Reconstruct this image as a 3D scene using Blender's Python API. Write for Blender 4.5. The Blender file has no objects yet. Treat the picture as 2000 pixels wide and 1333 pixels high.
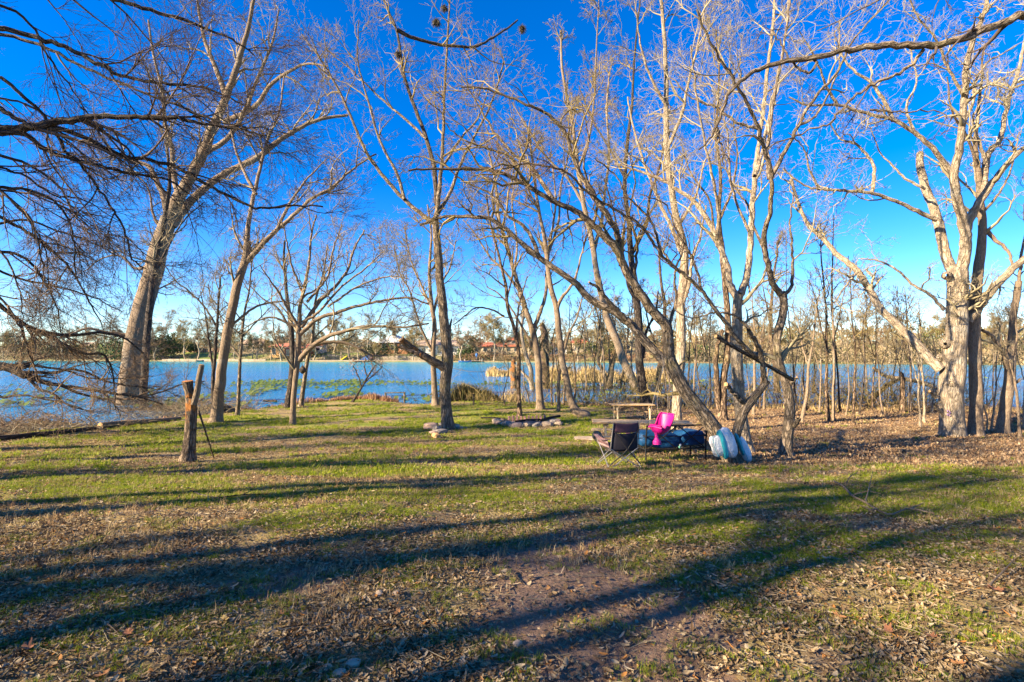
import bpy, bmesh, math, random
import numpy as np
from mathutils import Vector, Matrix, Euler
R = math.radians
C = bpy.context.scene.collection
SC = bpy.context.scene
rng = np.random.default_rng(7)
random.seed(7)

# ------------------------------------------------------------------ camera
CZ = 1.6
cam = bpy.data.cameras.new('camera'); co = bpy.data.objects.new('camera', cam); C.objects.link(co)
co.location = (0, 0, CZ); co.rotation_euler = (R(90), 0, 0)
cam.sensor_width = 36; cam.lens = 18; cam.shift_y = 0.01175; cam.clip_end = 3000; cam.clip_start = 0.05
SC.camera = co
# ------------------------------------------------------------------ world and sun
SUN_AZ = R(25)      # light travels towards +x, turned this much towards +y
SUN_EL = R(24)
w = bpy.data.worlds.new('World'); SC.world = w; w.use_nodes = True
nt = w.node_tree; bg = nt.nodes['Background']
sky = nt.nodes.new('ShaderNodeTexSky'); sky.sky_type = 'NISHITA'; sky.sun_disc = False
sky.sun_elevation = SUN_EL
sky.sun_rotation = R(90) + math.pi + SUN_AZ * -1   # sun stands at -x, -y side
sky.altitude = 1500; sky.air_density = 1.0; sky.dust_density = 0.35; sky.ozone_density = 3.5
hs = nt.nodes.new('ShaderNodeHueSaturation'); hs.inputs['Saturation'].default_value = 1.42; hs.inputs['Hue'].default_value = .514; hs.inputs['Value'].default_value = 1.0
# a tone curve over the whole sky: deeper zenith, paler horizon
KS = 3.0
d1 = nt.nodes.new('ShaderNodeVectorMath'); d1.operation = 'SCALE'; d1.inputs['Scale'].default_value = 1 / KS
gm_ = nt.nodes.new('ShaderNodeGamma'); gm_.inputs[1].default_value = 0.97
d2 = nt.nodes.new('ShaderNodeVectorMath'); d2.operation = 'SCALE'; d2.inputs['Scale'].default_value = KS
nt.links.new(sky.outputs[0], d1.inputs[0]); nt.links.new(d1.outputs[0], gm_.inputs[0]); nt.links.new(gm_.outputs[0], d2.inputs[0])
nt.links.new(d2.outputs[0], hs.inputs['Color']); nt.links.new(hs.outputs[0], bg.inputs[0])
bg.inputs[1].default_value = 0.076
sl = bpy.data.lights.new('sun', 'SUN'); so = bpy.data.objects.new('sun', sl); C.objects.link(so)
sl.energy = 5.0; sl.angle = R(0.53); sl.color = (1.0, 0.82, 0.57)
ld = Vector((math.cos(SUN_AZ) * math.cos(SUN_EL), math.sin(SUN_AZ) * math.cos(SUN_EL), -math.sin(SUN_EL)))
so.rotation_euler = ld.to_track_quat('-Z', 'Y').to_euler(); so.location = (-30, -10, 30)
SC.view_settings.view_transform = 'Standard'; SC.view_settings.look = 'None'
SC.view_settings.exposure = 2.05; SC.view_settings.gamma = 1.0; SC.view_settings.use_curve_mapping = False
SC.render.engine = 'CYCLES'
SC.cycles.max_bounces = 5; SC.cycles.diffuse_bounces = 3; SC.cycles.glossy_bounces = 2
SC.cycles.transparent_max_bounces = 4; SC.cycles.caustics_reflective = False; SC.cycles.caustics_refractive = False

# ------------------------------------------------------------------ numpy noise
def _h(ix, iy, iz):
    n = (ix.astype(np.int64) * 374761393 + iy.astype(np.int64) * 668265263 + iz.astype(np.int64) * 2147483647) & 0xffffffff
    n = ((n ^ (n >> 13)) * 1274126177) & 0xffffffff
    return ((n ^ (n >> 16)) & 0xffff) / 65535.0
def vnoise(x, y, z=None):
    x = np.asarray(x, float); y = np.asarray(y, float)
    z = np.zeros_like(x) if z is None else np.asarray(z, float)
    ix, iy, iz = np.floor(x), np.floor(y), np.floor(z)
    fx, fy, fz = x - ix, y - iy, z - iz
    fx, fy, fz = [f * f * (3 - 2 * f) for f in (fx, fy, fz)]
    out = 0
    for a in (0, 1):
        for b in (0, 1):
            for c in (0, 1):
                out = out + _h(ix + a, iy + b, iz + c) * (fx if a else 1 - fx) * (fy if b else 1 - fy) * (fz if c else 1 - fz)
    return out
def fnoise(x, y, z=None, o=3):
    s = 0; a = 1; t = 0
    for i in range(o):
        k = 2.03 ** i
        s = s + a * vnoise(x * k + 17 * i, y * k + 5 * i, None if z is None else z * k); t += a; a *= .5
    return s / t
def sst(a, b, x):
    t = np.clip((x - a) / (b - a), 0, 1); return t * t * (3 - 2 * t)

# ------------------------------------------------------------------ terrain
WATER = -1.4
SHX = [-60, -24, -19, -17.4, -16, -14.7, -13, -11.4, -9.5, -6.7, -4.7, -3.1, 0, 4.4, 8.2, 13.6, 18.3, 26, 60]
SHY = [-10, 8, 14, 17.2, 20, 22.7, 25.9, 30, 31.6, 30.6, 29.4, 31.2, 30.4, 29.2, 27.3, 27.3, 26, 26, 24]
FX = [-600, -200, -88, 0, 71, 125, 600]; FY = [260, 205, 176, 167, 146, 128, 90]
MOUNDS = [(-17.5, 28.2, 2.6, 1.1, .88), (-19.5, 21.5, 3.2, 1.6, .95), (-23, 19, 4, 2.2, 1.05), (-13.8, 27.4, 1.0, .8, .8), (10, 55, 8.5, 3.2, .92), (-1.3, 68, 3.2, 1.0, .85)]
def zg(x, y):
    x = np.asarray(x, float); y = np.asarray(y, float)
    z = np.interp(y, [-200, -60, 0, 2.4, 5, 8, 11.7, 16, 20, 26, 40], [3, .5, .02, 0, -.12, -.4, -.85, -1.13, -1.2, -1.22, -1.25])
    z = z + (fnoise(x * .35, y * .35) - .5) * .10 + (fnoise(x * 1.6 + 9, y * 1.6) - .5) * .045
    s = y - np.interp(x, SHX, SHY) + (vnoise(x * .7, y * .3) - .5) * 1.0
    t = sst(-.9, 2.4, s)
    z = z * (1 - t) + (-2.7) * t
    for mx, my, sx, sy, h in MOUNDS:
        g = np.exp(-((x - mx) / sx) ** 2 - ((y - my) / sy) ** 2)
        z = np.where(s > -1, np.maximum(z, -2.45 + (h + .25) * g + (vnoise(x * 1.3, y * 1.3) - .5) * .25 * g), z)
    f = y - np.interp(x, FX, FY)
    far = -2.4 + 1.35 * sst(-3, 0.3, f) + 2.9 * sst(3, 26, f) + 5 * sst(30, 260, f) + 3.0 * sst(10, 60, x) * sst(2, 18, f)
    far = far + (fnoise(x * .03, y * .03) - .5) * 1.4 * sst(2, 20, f)
    return np.where(f > -3, far, z)
def depth_at(px, py):
    ys = np.linspace(2.3, 70, 3400); u = (px - 1000) / 1000
    pr = 690 + (CZ - zg(u * ys, ys)) / ys * 1000
    i = np.argmax(pr <= py)
    return float(ys[i]) if pr[i] <= py else 30.0
def W(px, py, d): return ((px - 1000) / 1000 * d, d, CZ - (py - 690) / 1000 * d)
def G(x, y): return float(zg(np.array([x]), np.array([y]))[0])
def GP(px, py):
    d = depth_at(px, py); x = (px - 1000) / 1000 * d
    return (x, d, G(x, d))

# ------------------------------------------------------------------ material helpers
class NT:
    def __init__(s, name):
        s.m = bpy.data.materials.new(name); s.m.use_nodes = True; s.t = s.m.node_tree
        s.b = s.t.nodes['Principled BSDF']; s.b.inputs['Roughness'].default_value = .85
        s.b.inputs['Specular IOR Level'].default_value = .25
    def n(s, ty, **kw):
        x = s.t.nodes.new(ty)
        for k, v in kw.items():
            if k in x.inputs: x.inputs[k].default_value = v
            else: setattr(x, k, v)
        return x
    def l(s, a, b): s.t.links.new(a, b)
    def attr(s, name): return s.n('ShaderNodeAttribute', attribute_name=name)
    def noise(s, scale, detail=4, rough=.55, vec=None):
        x = s.n('ShaderNodeTexNoise'); x.inputs['Scale'].default_value = scale; x.inputs['Detail'].default_value = detail; x.inputs['Roughness'].default_value = rough
        if vec is not None: s.l(vec, x.inputs['Vector'])
        return x
    def ramp(s, fac, stops):
        x = s.n('ShaderNodeValToRGB'); e = x.color_ramp.elements
        while len(e) < len(stops): e.new(.5)
        for i, (p, c) in enumerate(stops): e[i].position = p; e[i].color = (*c, 1) if len(c) == 3 else c
        s.l(fac, x.inputs[0]); return x
    def mix(s, fac, a, b, mode='MIX'):
        x = s.n('ShaderNodeMix', data_type='RGBA', blend_type=mode)
        for v, i in ((fac, 0), (a, 6), (b, 7)):
            if hasattr(v, 'links'): s.l(v, x.inputs[i])
            elif i: x.inputs[i].default_value = (*v, 1)
            else: x.inputs[0].default_value = v
        return x.outputs[2]
    def math(s, op, a, b=None):
        x = s.n('ShaderNodeMath', operation=op)
        for v, i in ((a, 0), (b, 1)):
            if v is None: continue
            if hasattr(v, 'links'): s.l(v, x.inputs[i])
            else: x.inputs[i].default_value = v
        return x.outputs[0]
    def bump(s, h, strength=.5, dist=.02):
        x = s.n('ShaderNodeBump'); x.inputs['Strength'].default_value = strength; x.inputs['Distance'].default_value = dist
        s.l(h, x.inputs['Height']); s.l(x.outputs[0], s.b.inputs['Normal']); return x
    def col(s, c): s.l(c, s.b.inputs['Base Color'])
def simple(name, c, rough=.8, var=.25, scale=6, bump=0.0, metal=0.0, spec=.25):
    k = NT(name); tc = k.n('ShaderNodeTexCoord'); n = k.noise(scale, 5, .6, tc.outputs['Object'])
    lo = tuple(v * (1 - var) for v in c); hi = tuple(min(v * (1 + var), .95) for v in c)
    k.col(k.ramp(n.outputs[0], [(.3, lo), (.7, hi)]).outputs[0]); k.b.inputs['Roughness'].default_value = rough
    k.b.inputs['Metallic'].default_value = metal; k.b.inputs['Specular IOR Level'].default_value = spec
    if bump: k.bump(n.outputs[0], bump, .02)
    return k.m
def bark(name, dark, mid, light, lichen=(.30, .26, .08), lamt=.5, furrow=1.0, scale=1.0, patch=None):
    k = NT(name); a = k.attr('bk').outputs['Vector']
    mp = k.n('ShaderNodeMapping'); mp.inputs['Scale'].default_value = (9 * scale, 9 * scale, 2.0 * scale); k.l(a, mp.inputs[0])
    wn = k.noise(2.0, 3, .6, mp.outputs[0])
    ad = k.n('ShaderNodeVectorMath', operation='MULTIPLY_ADD'); k.l(wn.outputs['Color'], ad.inputs[0]); ad.inputs[1].default_value = (.9, .9, .9); k.l(mp.outputs[0], ad.inputs[2])
    v = k.n('ShaderNodeTexVoronoi', feature='DISTANCE_TO_EDGE'); v.inputs['Scale'].default_value = 1.6; k.l(ad.outputs[0], v.inputs['Vector'])
    n2 = k.noise(7, 6, .65, mp.outputs[0]); n3 = k.noise(1.3, 3, .5, a)
    cr = k.ramp(v.outputs[0], [(0, (0, 0, 0)), (.22, (1, 1, 1))])
    h = k.math('ADD', k.math('MULTIPLY', cr.outputs[0], furrow), k.math('MULTIPLY', n2.outputs[0], .9))
    c = k.ramp(n2.outputs[0], [(.34, dark), (.48, mid), (.64, light)]).outputs[0]
    c = k.mix(k.math('MULTIPLY', k.math('SUBTRACT', 1.0, cr.outputs[0]), min(1, .8 * furrow)), c, tuple(x * .45 for x in dark))
    lf = k.ramp(n3.outputs[0], [(.56, (0, 0, 0)), (.66, (1, 1, 1))]).outputs[0]
    c = k.mix(k.math('MULTIPLY', lf, lamt), c, lichen)
    if patch:
        n4 = k.noise(1.7, 4, .6, a); pf = k.ramp(n4.outputs[0], [(.52, (0, 0, 0)), (.57, (1, 1, 1))]).outputs[0]
        c = k.mix(pf, c, patch)
    k.col(c); k.bump(h, 1.0, .045); k.b.inputs['Roughness'].default_value = .92
    return k.m
M = {}
M['bark_grey'] = bark('bark_grey', (.14, .105, .07), (.29, .22, .15), (.43, .345, .245), lamt=.35)
M['bark_pale'] = bark('bark_pale', (.20, .15, .095), (.39, .305, .21), (.53, .44, .32), lichen=(.42, .42, .36), lamt=.4, scale=.8, furrow=.65)
M['bark_smooth'] = bark('bark_smooth', (.14, .10, .065), (.24, .175, .115), (.34, .26, .18), lichen=(.42, .42, .36), lamt=.25, furrow=.25)  # base colour darkened to stand in for crown shade on the left trunks
M['bark_brown'] = bark('bark_brown', (.10, .065, .04), (.24, .16, .10), (.36, .26, .17), lamt=.3, furrow=1.2)
M['bark_dark'] = bark('bark_dark', (.045, .035, .028), (.11, .085, .066), (.19, .15, .12), lichen=(.2, .2, .15), lamt=.25, furrow=1.0)
M['bark_orange'] = bark('bark_orange', (.11, .075, .05), (.25, .18, .12), (.38, .29, .20), lamt=.2, patch=(.42, .17, .045))
def twigmat(name, a, b):
    k = NT(name); g = k.attr('bk').outputs['Vector']; n = k.noise(.8, 3, .6, g)
    k.col(k.ramp(n.outputs[0], [(.35, a), (.65, b)]).outputs[0]); return k.m
M['twig_gold'] = twigmat('twig_gold', (.13, .095, .035), (.31, .235, .095))
M['twig_grey'] = twigmat('twig_grey', (.14, .11, .065), (.30, .25, .16))
M['twig_pale'] = twigmat('twig_pale', (.17, .14, .075), (.38, .32, .20))
M['twig_dark'] = twigmat('twig_dark', (.05, .037, .03), (.12, .085, .065))
M['twig_red'] = twigmat('twig_red', (.12, .075, .04), (.28, .19, .11))
M['cut_wood'] = simple('cut_wood', (.50, .30, .13), .8, .25, 14, .2)

# ------------------------------------------------------------------ object helpers
def thing(name, label, cat, loc=(0, 0, 0), rz=0.0, group=None):
    o = bpy.data.objects.new(name, None); C.objects.link(o); o.location = loc; o.rotation_euler = (0, 0, rz)
    o.empty_display_size = .2
    return tag(o, label, cat, group)
def tag(o, label=None, cat=None, group=None, kind=None):
    if label: o['label'] = label
    if cat: o['category'] = cat
    if group: o['group'] = group
    if kind: o['kind'] = kind
    return o
def obj(name, me, mat=None, parent=None, keep=True):
    """link a mesh; vertices are world coordinates when keep, local to the parent otherwise"""
    o = bpy.data.objects.new(name, me); C.objects.link(o)
    if mat and not me.materials: me.materials.append(mat)
    if parent is not None:
        o.parent = parent
        if keep: o.location = tuple(-v for v in parent.location)
    return o
def mesh_np(name, V, F, smooth=True, vec=None, vecname='bk'):
    me = bpy.data.meshes.new(name); V = np.ascontiguousarray(V, dtype=np.float32); F = np.asarray(F)
    k = F.shape[1]; me.vertices.add(len(V)); me.vertices.foreach_set('co', V.ravel())
    me.loops.add(F.size); me.loops.foreach_set('vertex_index', F.ravel().astype(np.int32))
    me.polygons.add(len(F)); me.polygons.foreach_set('loop_start', np.arange(0, F.size, k, dtype=np.int32))
    me.polygons.foreach_set('loop_total', np.full(len(F), k, dtype=np.int32))
    me.polygons.foreach_set('use_smooth', np.full(len(F), smooth, dtype=bool))
    if vec is not None:
        a = me.attributes.new(vecname, 'FLOAT_VECTOR', 'POINT'); a.data.foreach_set('vector', np.ascontiguousarray(vec, dtype=np.float32).ravel())
    me.update(calc_edges=True); return me
def nrm(v): return v / np.maximum(np.linalg.norm(v, axis=-1, keepdims=True), 1e-9)
def tubes(P, Rr, sides, lump=0.0, seed=0.0):
    """P (N,n,3), Rr (N,n) -> V, F, bark coordinates"""
    N, n, _ = P.shape
    T = np.gradient(P, axis=1); T = nrm(T)
    ch = nrm(P[:, -1] - P[:, 0] + 1e-6)
    ref = np.where(np.abs(ch[:, 2:3]) > .8, np.array([[1., .13, 0]]), np.array([[0.1, .07, 1.]]))
    ref = nrm(ref - ch * (ref * ch).sum(-1, keepdims=True))
    A = nrm(ref[:, None] - T * (ref[:, None] * T).sum(-1, keepdims=True)); B = np.cross(T, A)
    th = np.arange(sides) / sides * 2 * np.pi; c, s = np.cos(th), np.sin(th)
    seg = np.linalg.norm(np.diff(P, axis=1), axis=2); L = np.concatenate([np.zeros((N, 1)), np.cumsum(seg, 1)], 1)
    rr = np.repeat(Rr[:, :, None], sides, 2)
    if lump:
        r0 = np.maximum(Rr.max(1), .05)[:, None, None]
        x = c[None, None] * 1.1 + seed + np.zeros_like(rr); y = s[None, None] * 1.1 + np.zeros_like(rr); z = (L[:, :, None] / r0) * .35 + np.zeros_like(rr)
        rr = rr * (1 + lump * (fnoise(x + 31, y + 7, z, 3) - .5) * 2)
    V = P[:, :, None] + rr[..., None] * (c[None, None, :, None] * A[:, :, None] + s[None, None, :, None] * B[:, :, None])
    i = np.arange(N)[:, None, None] * n * sides; j = np.arange(n - 1)[None, :, None] * sides; k = np.arange(sides)[None, None]
    k2 = (k + 1) % sides
    F = np.stack([i + j + k, i + j + k2, i + j + sides + k2, i + j + sides + k], -1).reshape(-1, 4)
    rm = Rr.mean(1)[:, None, None]; off = (np.arange(N) * 3.17 % 11)[:, None, None]
    bk = np.stack([c * rm + off + 0 * rr, s * rm + 0 * rr, L[:, :, None] + 0 * rr], -1)
    return V.reshape(-1, 3), F, bk.reshape(-1, 3)
def join(parts):
    Vs, Fs, Bs, o = [], [], [], 0
    for V, F, B in parts:
        Vs.append(V); Fs.append(F + o); Bs.append(B); o += len(V)
    return np.concatenate(Vs), np.concatenate(Fs), np.concatenate(Bs)
def spline(pts, n):
    """Catmull-Rom through rows of pts (k,m) resampled to n rows"""
    p = np.asarray(pts, float)
    if len(p) == 2: p = np.array([p[0], (p[0] + p[1]) / 2, p[1]])
    q = np.vstack([2 * p[0] - p[1], p, 2 * p[-1] - p[-2]])
    sl_ = np.concatenate([[0], np.cumsum(np.linalg.norm(np.diff(p[:, :3], axis=0), axis=1) + 1e-6)]); sl_ /= sl_[-1]
    t = np.linspace(0, 1, n); i = np.clip(np.searchsorted(sl_, t, side='right') - 1, 0, len(p) - 2)
    u = ((t - sl_[i]) / (sl_[i + 1] - sl_[i]))[:, None]
    a, b, c, d = q[i], q[i + 1], q[i + 2], q[i + 3]
    return .5 * ((2 * b) + (-a + c) * u + (2 * a - 5 * b + 4 * c - d) * u ** 2 + (-a + 3 * b - 3 * c + d) * u ** 3)
def grow(P, Rr, per, length, ang=(30, 65), t0=.2, t1=.98, npts=5, rf=.6, rmax=.03, rmin=.004, up=.12, wig=.25, r=rng):
    """children of every parent curve; per = number per parent (int) or an array"""
    N, n, _ = P.shape
    per = np.full(N, per) if np.isscalar(per) else per
    par = np.repeat(np.arange(N), per); K = len(par)
    if K == 0: return None
    t = t0 + (t1 - t0) * r.random(K) ** .85
    f = t * (n - 1); i = np.minimum(f.astype(int), n - 2); u = (f - i)[:, None]
    p = P[par, i] * (1 - u) + P[par, i + 1] * u; T = nrm(P[par, i + 1] - P[par, i])
    r0 = Rr[par, i] * (1 - u[:, 0]) + Rr[par, i + 1] * u[:, 0]
    a = np.radians(ang[0] + (ang[1] - ang[0]) * r.random(K))[:, None]
    q = nrm(np.cross(T, r.normal(size=(K, 3))))
    d = nrm(T * np.cos(a) + q * np.sin(a) + np.array([0, 0, up]))
    L = length * (.55 + .9 * r.random(K)) * (1.15 - .55 * t)
    rs = np.clip(r0 * rf * (.7 + .5 * r.random(K)), rmin * 1.3, rmax)
    out = np.empty((K, npts, 3)); out[:, 0] = p
    for j in range(1, npts):
        out[:, j] = out[:, j - 1] + d * (L / (npts - 1))[:, None]
        d = nrm(d + wig * r.normal(size=(K, 3)) + np.array([0, 0, up * .6]))
    tt = np.linspace(0, 1, npts)[None]
    return out, rs[:, None] * (1 - tt) ** .9 + rmin * (tt + .0)
def crown_mesh(name, seeds, dist, l1=2.6, dens=1.3, k=(5, 5, 3), up=.12, wig=.28, ang=(28, 62), t0=.25, rng_=None, fine=1.0, levels=4, mat=None):
    """seeds: list of (P, R) curves; twigs branching level after level"""
    r = rng_ or rng; parts = []; px = dist / 512 * .5      # half a pixel, in metres
    dens = dens * .66
    rm = max(.0024, px * .19) * fine
    L1P, L1R = [], []
    for P, Rr in seeds:
        ln = np.linalg.norm(np.diff(P, axis=0), axis=1).sum()
        nn = max(2, int(ln * dens))
        g = grow(P[None], Rr[None], nn, l1, ang, t0, .99, 7, .62, .06, rm * 1.7, up, wig * .8, r)
        L1P.append(g[0]); L1R.append(g[1])
    P1, R1 = np.concatenate(L1P), np.concatenate(L1R)
    parts.append(tubes(P1, R1, 5))
    cur = (P1, R1); ln = l1
    for lv, kk in enumerate(k[:levels - 1]):
        ln *= .52
        g = grow(cur[0], cur[1], kk, ln, ang, .12, .99, (6, 4, 3)[min(lv, 2)], .72, .05, rm, up * .8, wig * (1.1, 1.3, 1.5)[min(lv, 2)], r)
        parts.append(tubes(g[0], g[1], 4 if lv == 0 else 3)); cur = g
    V, F, B = join(parts)
    return mesh_np(name, V, F, True, B)

def ends_cap(name, P, Rr, mat, parent, sides=14):
    """disc of cut wood on the end of a curve"""
    T = nrm(P[-1] - P[-2]); q = nrm(np.cross(T, [.3, .2, 1.])); b = np.cross(T, q)
    th = np.arange(sides) / sides * 2 * np.pi; rr = Rr[-1] * (1 + .08 * np.sin(3 * th))
    ring = P[-1] + T * .004 + rr[:, None] * (np.cos(th)[:, None] * q + np.sin(th)[:, None] * b)
    V = np.vstack([ring, (P[-1] + T * .012)[None]]); F = [(i, (i + 1) % sides, sides) for i in range(sides)]
    return obj(name, mesh_np(name, V, np.array(F), False, V), mat, parent)
def curve_from(pts, d, dd=0.0, n=None, dscale=None):
    """pts rows (px,py,w[,extra depth]) at distance d -> world curve and radii"""
    k = len(pts); rows = []
    for i, p in enumerate(pts):
        di = d + dd * (i / max(1, k - 1)) + (p[3] if len(p) > 3 else 0)
        x, y, z = W(p[0], p[1], di); rows.append((x, y, z, p[2] / 2000 * di / math.sqrt(1 + ((p[0] - 1000) / 1000) ** 2)))
    n = n or max(8, k * 4)
    s = spline(rows, n); return s[:, :3], np.maximum(s[:, 3], .004)
TREES = []
def tree(name, label, trunk, limbs, mat='bark_grey', tw='twig_grey', cat='tree', d=None, flare=1.35, cap=None, crown=True,
         seed=1, group=None, lump=.12, drift=1.0, sides=18, jag=.06, trunk_seed=True, **kw):
    r = np.random.default_rng(seed)
    b = trunk[0]
    d = d or depth_at(b[0], b[1])
    P, Rr = curve_from(trunk, d, 0, n=max(24, len(trunk) * 8))
    x, y = P[0, 0], P[0, 1]
    root = thing(name, label, cat, (x, y, G(x, y)), 0, group)
    # flare at the ground, foot sunk in
    h = P[:, 2] - P[0, 2]; Rr = Rr * (1 + (flare - 1) * np.exp(-np.abs(h) / .22)); 
    P = np.vstack([P[0] - [0, 0, .18], P]); Rr = np.concatenate([[Rr[0] * 1.06], Rr])
    P[2:-1] += (fnoise(P[2:-1, 2:3] * .9 + np.array([[0, 9, 21]]), np.full((len(P) - 3, 3), seed * 3.3)) - .5) * np.array([.10, .10, 0])
    V, F, B = tubes(P[None], Rr[None], sides, lump, seed * 5.1)
    obj('trunk', mesh_np('trunk', V, F, True, B), M[mat], root)
    if cap: ends_cap('cut_end', P, Rr, M['cut_wood'], root)
    seeds = [(P[len(P) // 3:], Rr[len(P) // 3:])] if trunk_seed else []
    for l in limbs:
        opt = {}
        if isinstance(l[-1], dict): opt = l[-1]; l = l[:-1]
        w0, w1 = l[0]; pts = l[1:]; k = len(pts)
        rows = [(p[0], p[1], w0 + (w1 - w0) * (i / (k - 1)) ** .85, *p[2:]) for i, p in enumerate(pts)]
        i0 = int(np.argmin(np.hypot(P[:, 0] / P[:, 1] * 1000 + 1000 - pts[0][0], 690 - (P[:, 2] - CZ) / P[:, 1] * 1000 - pts[0][1])))
        dl = opt.get('d0', d)
        span = math.hypot(pts[-1][0] - pts[0][0], pts[-1][1] - pts[0][1]) / 1000 * d
        dd = opt.get('dd', (r.random() - .5) * span * .9 * drift)
        if dl + dd < 3: dd = 3 - dl
        LP, LR = curve_from(rows, dl, dd, n=max(14, k * 5))
        j = r.normal(size=(len(LP), 3)) * (LR[:, None] * .07 + jag * .22 * np.exp(-LR[:, None] * 18)); j[0] = 0
        LP = LP + j
        V, F, B = tubes(LP[None], LR[None], max(7, int(sides * .6)), lump * .7, seed)
        obj('limb', mesh_np('limb', V, F, True, B), M[opt.get('mat', mat)], root)
        if opt.get('cap'): ends_cap('cut_end', LP, LR, M['cut_wood'], root)
        if not opt.get('bare'): seeds.append((LP, LR))
    if crown and seeds:
        obj('crown', crown_mesh('crown', seeds, d, rng_=r, **kw), M[tw], root)
    TREES.append((root, b[0], d))
    return root
def auto_tree(name, label, loc, height, rad, mat='bark_grey', tw='twig_grey', seed=1, nl=7, spread=.5, group=None, parent_only=False, lean=(0, 0), t_first=.35, cat='tree', sides=12, dist=None, lf=.65, **kw):
    r = np.random.default_rng(seed); x, y, z = loc
    root = thing(name, label, cat, loc, 0, group)
    n = 22; t = np.linspace(0, 1, n)
    P = np.stack([x + lean[0] * t + (vnoise(t * 4 + seed, t * 0) - .5) * .09 * height, y + lean[1] * t + (vnoise(t * 4, t * 0 + seed * 2) - .5) * .09 * height, z - .15 + height * t], 1)
    P[:, :2] += np.array([x, y]) - P[0, :2]
    Rr = rad * (1 - t) ** .8 * (1 + .4 * np.exp(-t * height / .3)) + rad * .04
    V, F, B = tubes(P[None], Rr[None], sides, .1, seed)
    obj('trunk', mesh_np('trunk', V, F, True, B), M[mat], root)
    seeds = [(P[n // 3:], Rr[n // 3:])]
    if nl:
        g = grow(P[None], Rr[None], nl, height * spread, (25, 60), t_first, .9, 10, lf, rad * .6, rad * .06, .2, .16, r)
        V, F, B = tubes(g[0], g[1], 7, .05, seed); obj('limb', mesh_np('limb', V, F, True, B), M[mat], root) if nl == 1 else [
            obj('limb', mesh_np('limb', *tubes(g[0][i:i + 1], g[1][i:i + 1], 7)[:2], True, tubes(g[0][i:i + 1], g[1][i:i + 1], 7)[2]), M[mat], root) for i in range(nl)]
        seeds += [(g[0][i], g[1][i]) for i in range(nl)]
    obj('crown', crown_mesh('crown', seeds, dist or max(y, 6), rng_=r, **kw), M[tw], root)
    return root
def copy_thing(o, loc, rz=0., scale=1., label=None):
    c = o.copy(); C.objects.link(c); c.location = loc; c.rotation_euler = (0, 0, rz); c.scale = (scale,) * 3 if np.isscalar(scale) else scale
    if label: c['label'] = label
    for ch in list(o.children):
        q = ch.copy(); C.objects.link(q); q.parent = c
        for g in list(ch.children):
            h = g.copy(); C.objects.link(h); h.parent = q
    return c
# small solid helpers on bmesh, local coordinates
def bm_box(bm, c, s, rot=None, bev=0.0):
    m = Matrix.Translation(c) @ (Euler(rot).to_matrix().to_4x4() if rot else Matrix()) @ Matrix.Diagonal((*s, 1))
    r_ = bmesh.ops.create_cube(bm, size=1, matrix=m)
    if bev: bmesh.ops.bevel(bm, geom=list({e for v in r_['verts'] for e in v.link_edges}), offset=bev, segments=1, affect='EDGES')
def beam(bm, a, b, wd, th, bev=.006):
    """rectangular board from a to b: wd across, th thick"""
    a, b = Vector(a), Vector(b); d = b - a; q = d.to_track_quat('X', 'Z')
    m = Matrix.Translation((a + b) / 2) @ q.to_matrix().to_4x4() @ Matrix.Diagonal((d.length, wd, th, 1))
    r_ = bmesh.ops.create_cube(bm, size=1, matrix=m)
    if bev: bmesh.ops.bevel(bm, geom=list({e for v in r_['verts'] for e in v.link_edges}), offset=bev, segments=1, affect='EDGES')
def bm_obj(name, bm, mat, parent=None, smooth=False):
    me = bpy.data.meshes.new(name); bm.to_mesh(me); bm.free()
    if smooth: me.polygons.foreach_set('use_smooth', np.ones(len(me.polygons), dtype=bool))
    return obj(name, me, mat, parent, keep=False)
def tube_obj(name, pts, r_, mat, parent=None, sides=8, n=None, keep=False, lump=0):
    p = spline([tuple(q) for q in pts], n or max(6, 5 * len(pts)))
    rr = np.full(len(p), r_) if np.isscalar(r_) else np.interp(np.linspace(0, 1, len(p)), np.linspace(0, 1, len(r_)), r_)
    V, F, B = tubes(p[None, :, :3], rr[None], sides, lump, 3)
    return obj(name, mesh_np(name, V, F, True, B), mat, parent, keep)
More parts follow.
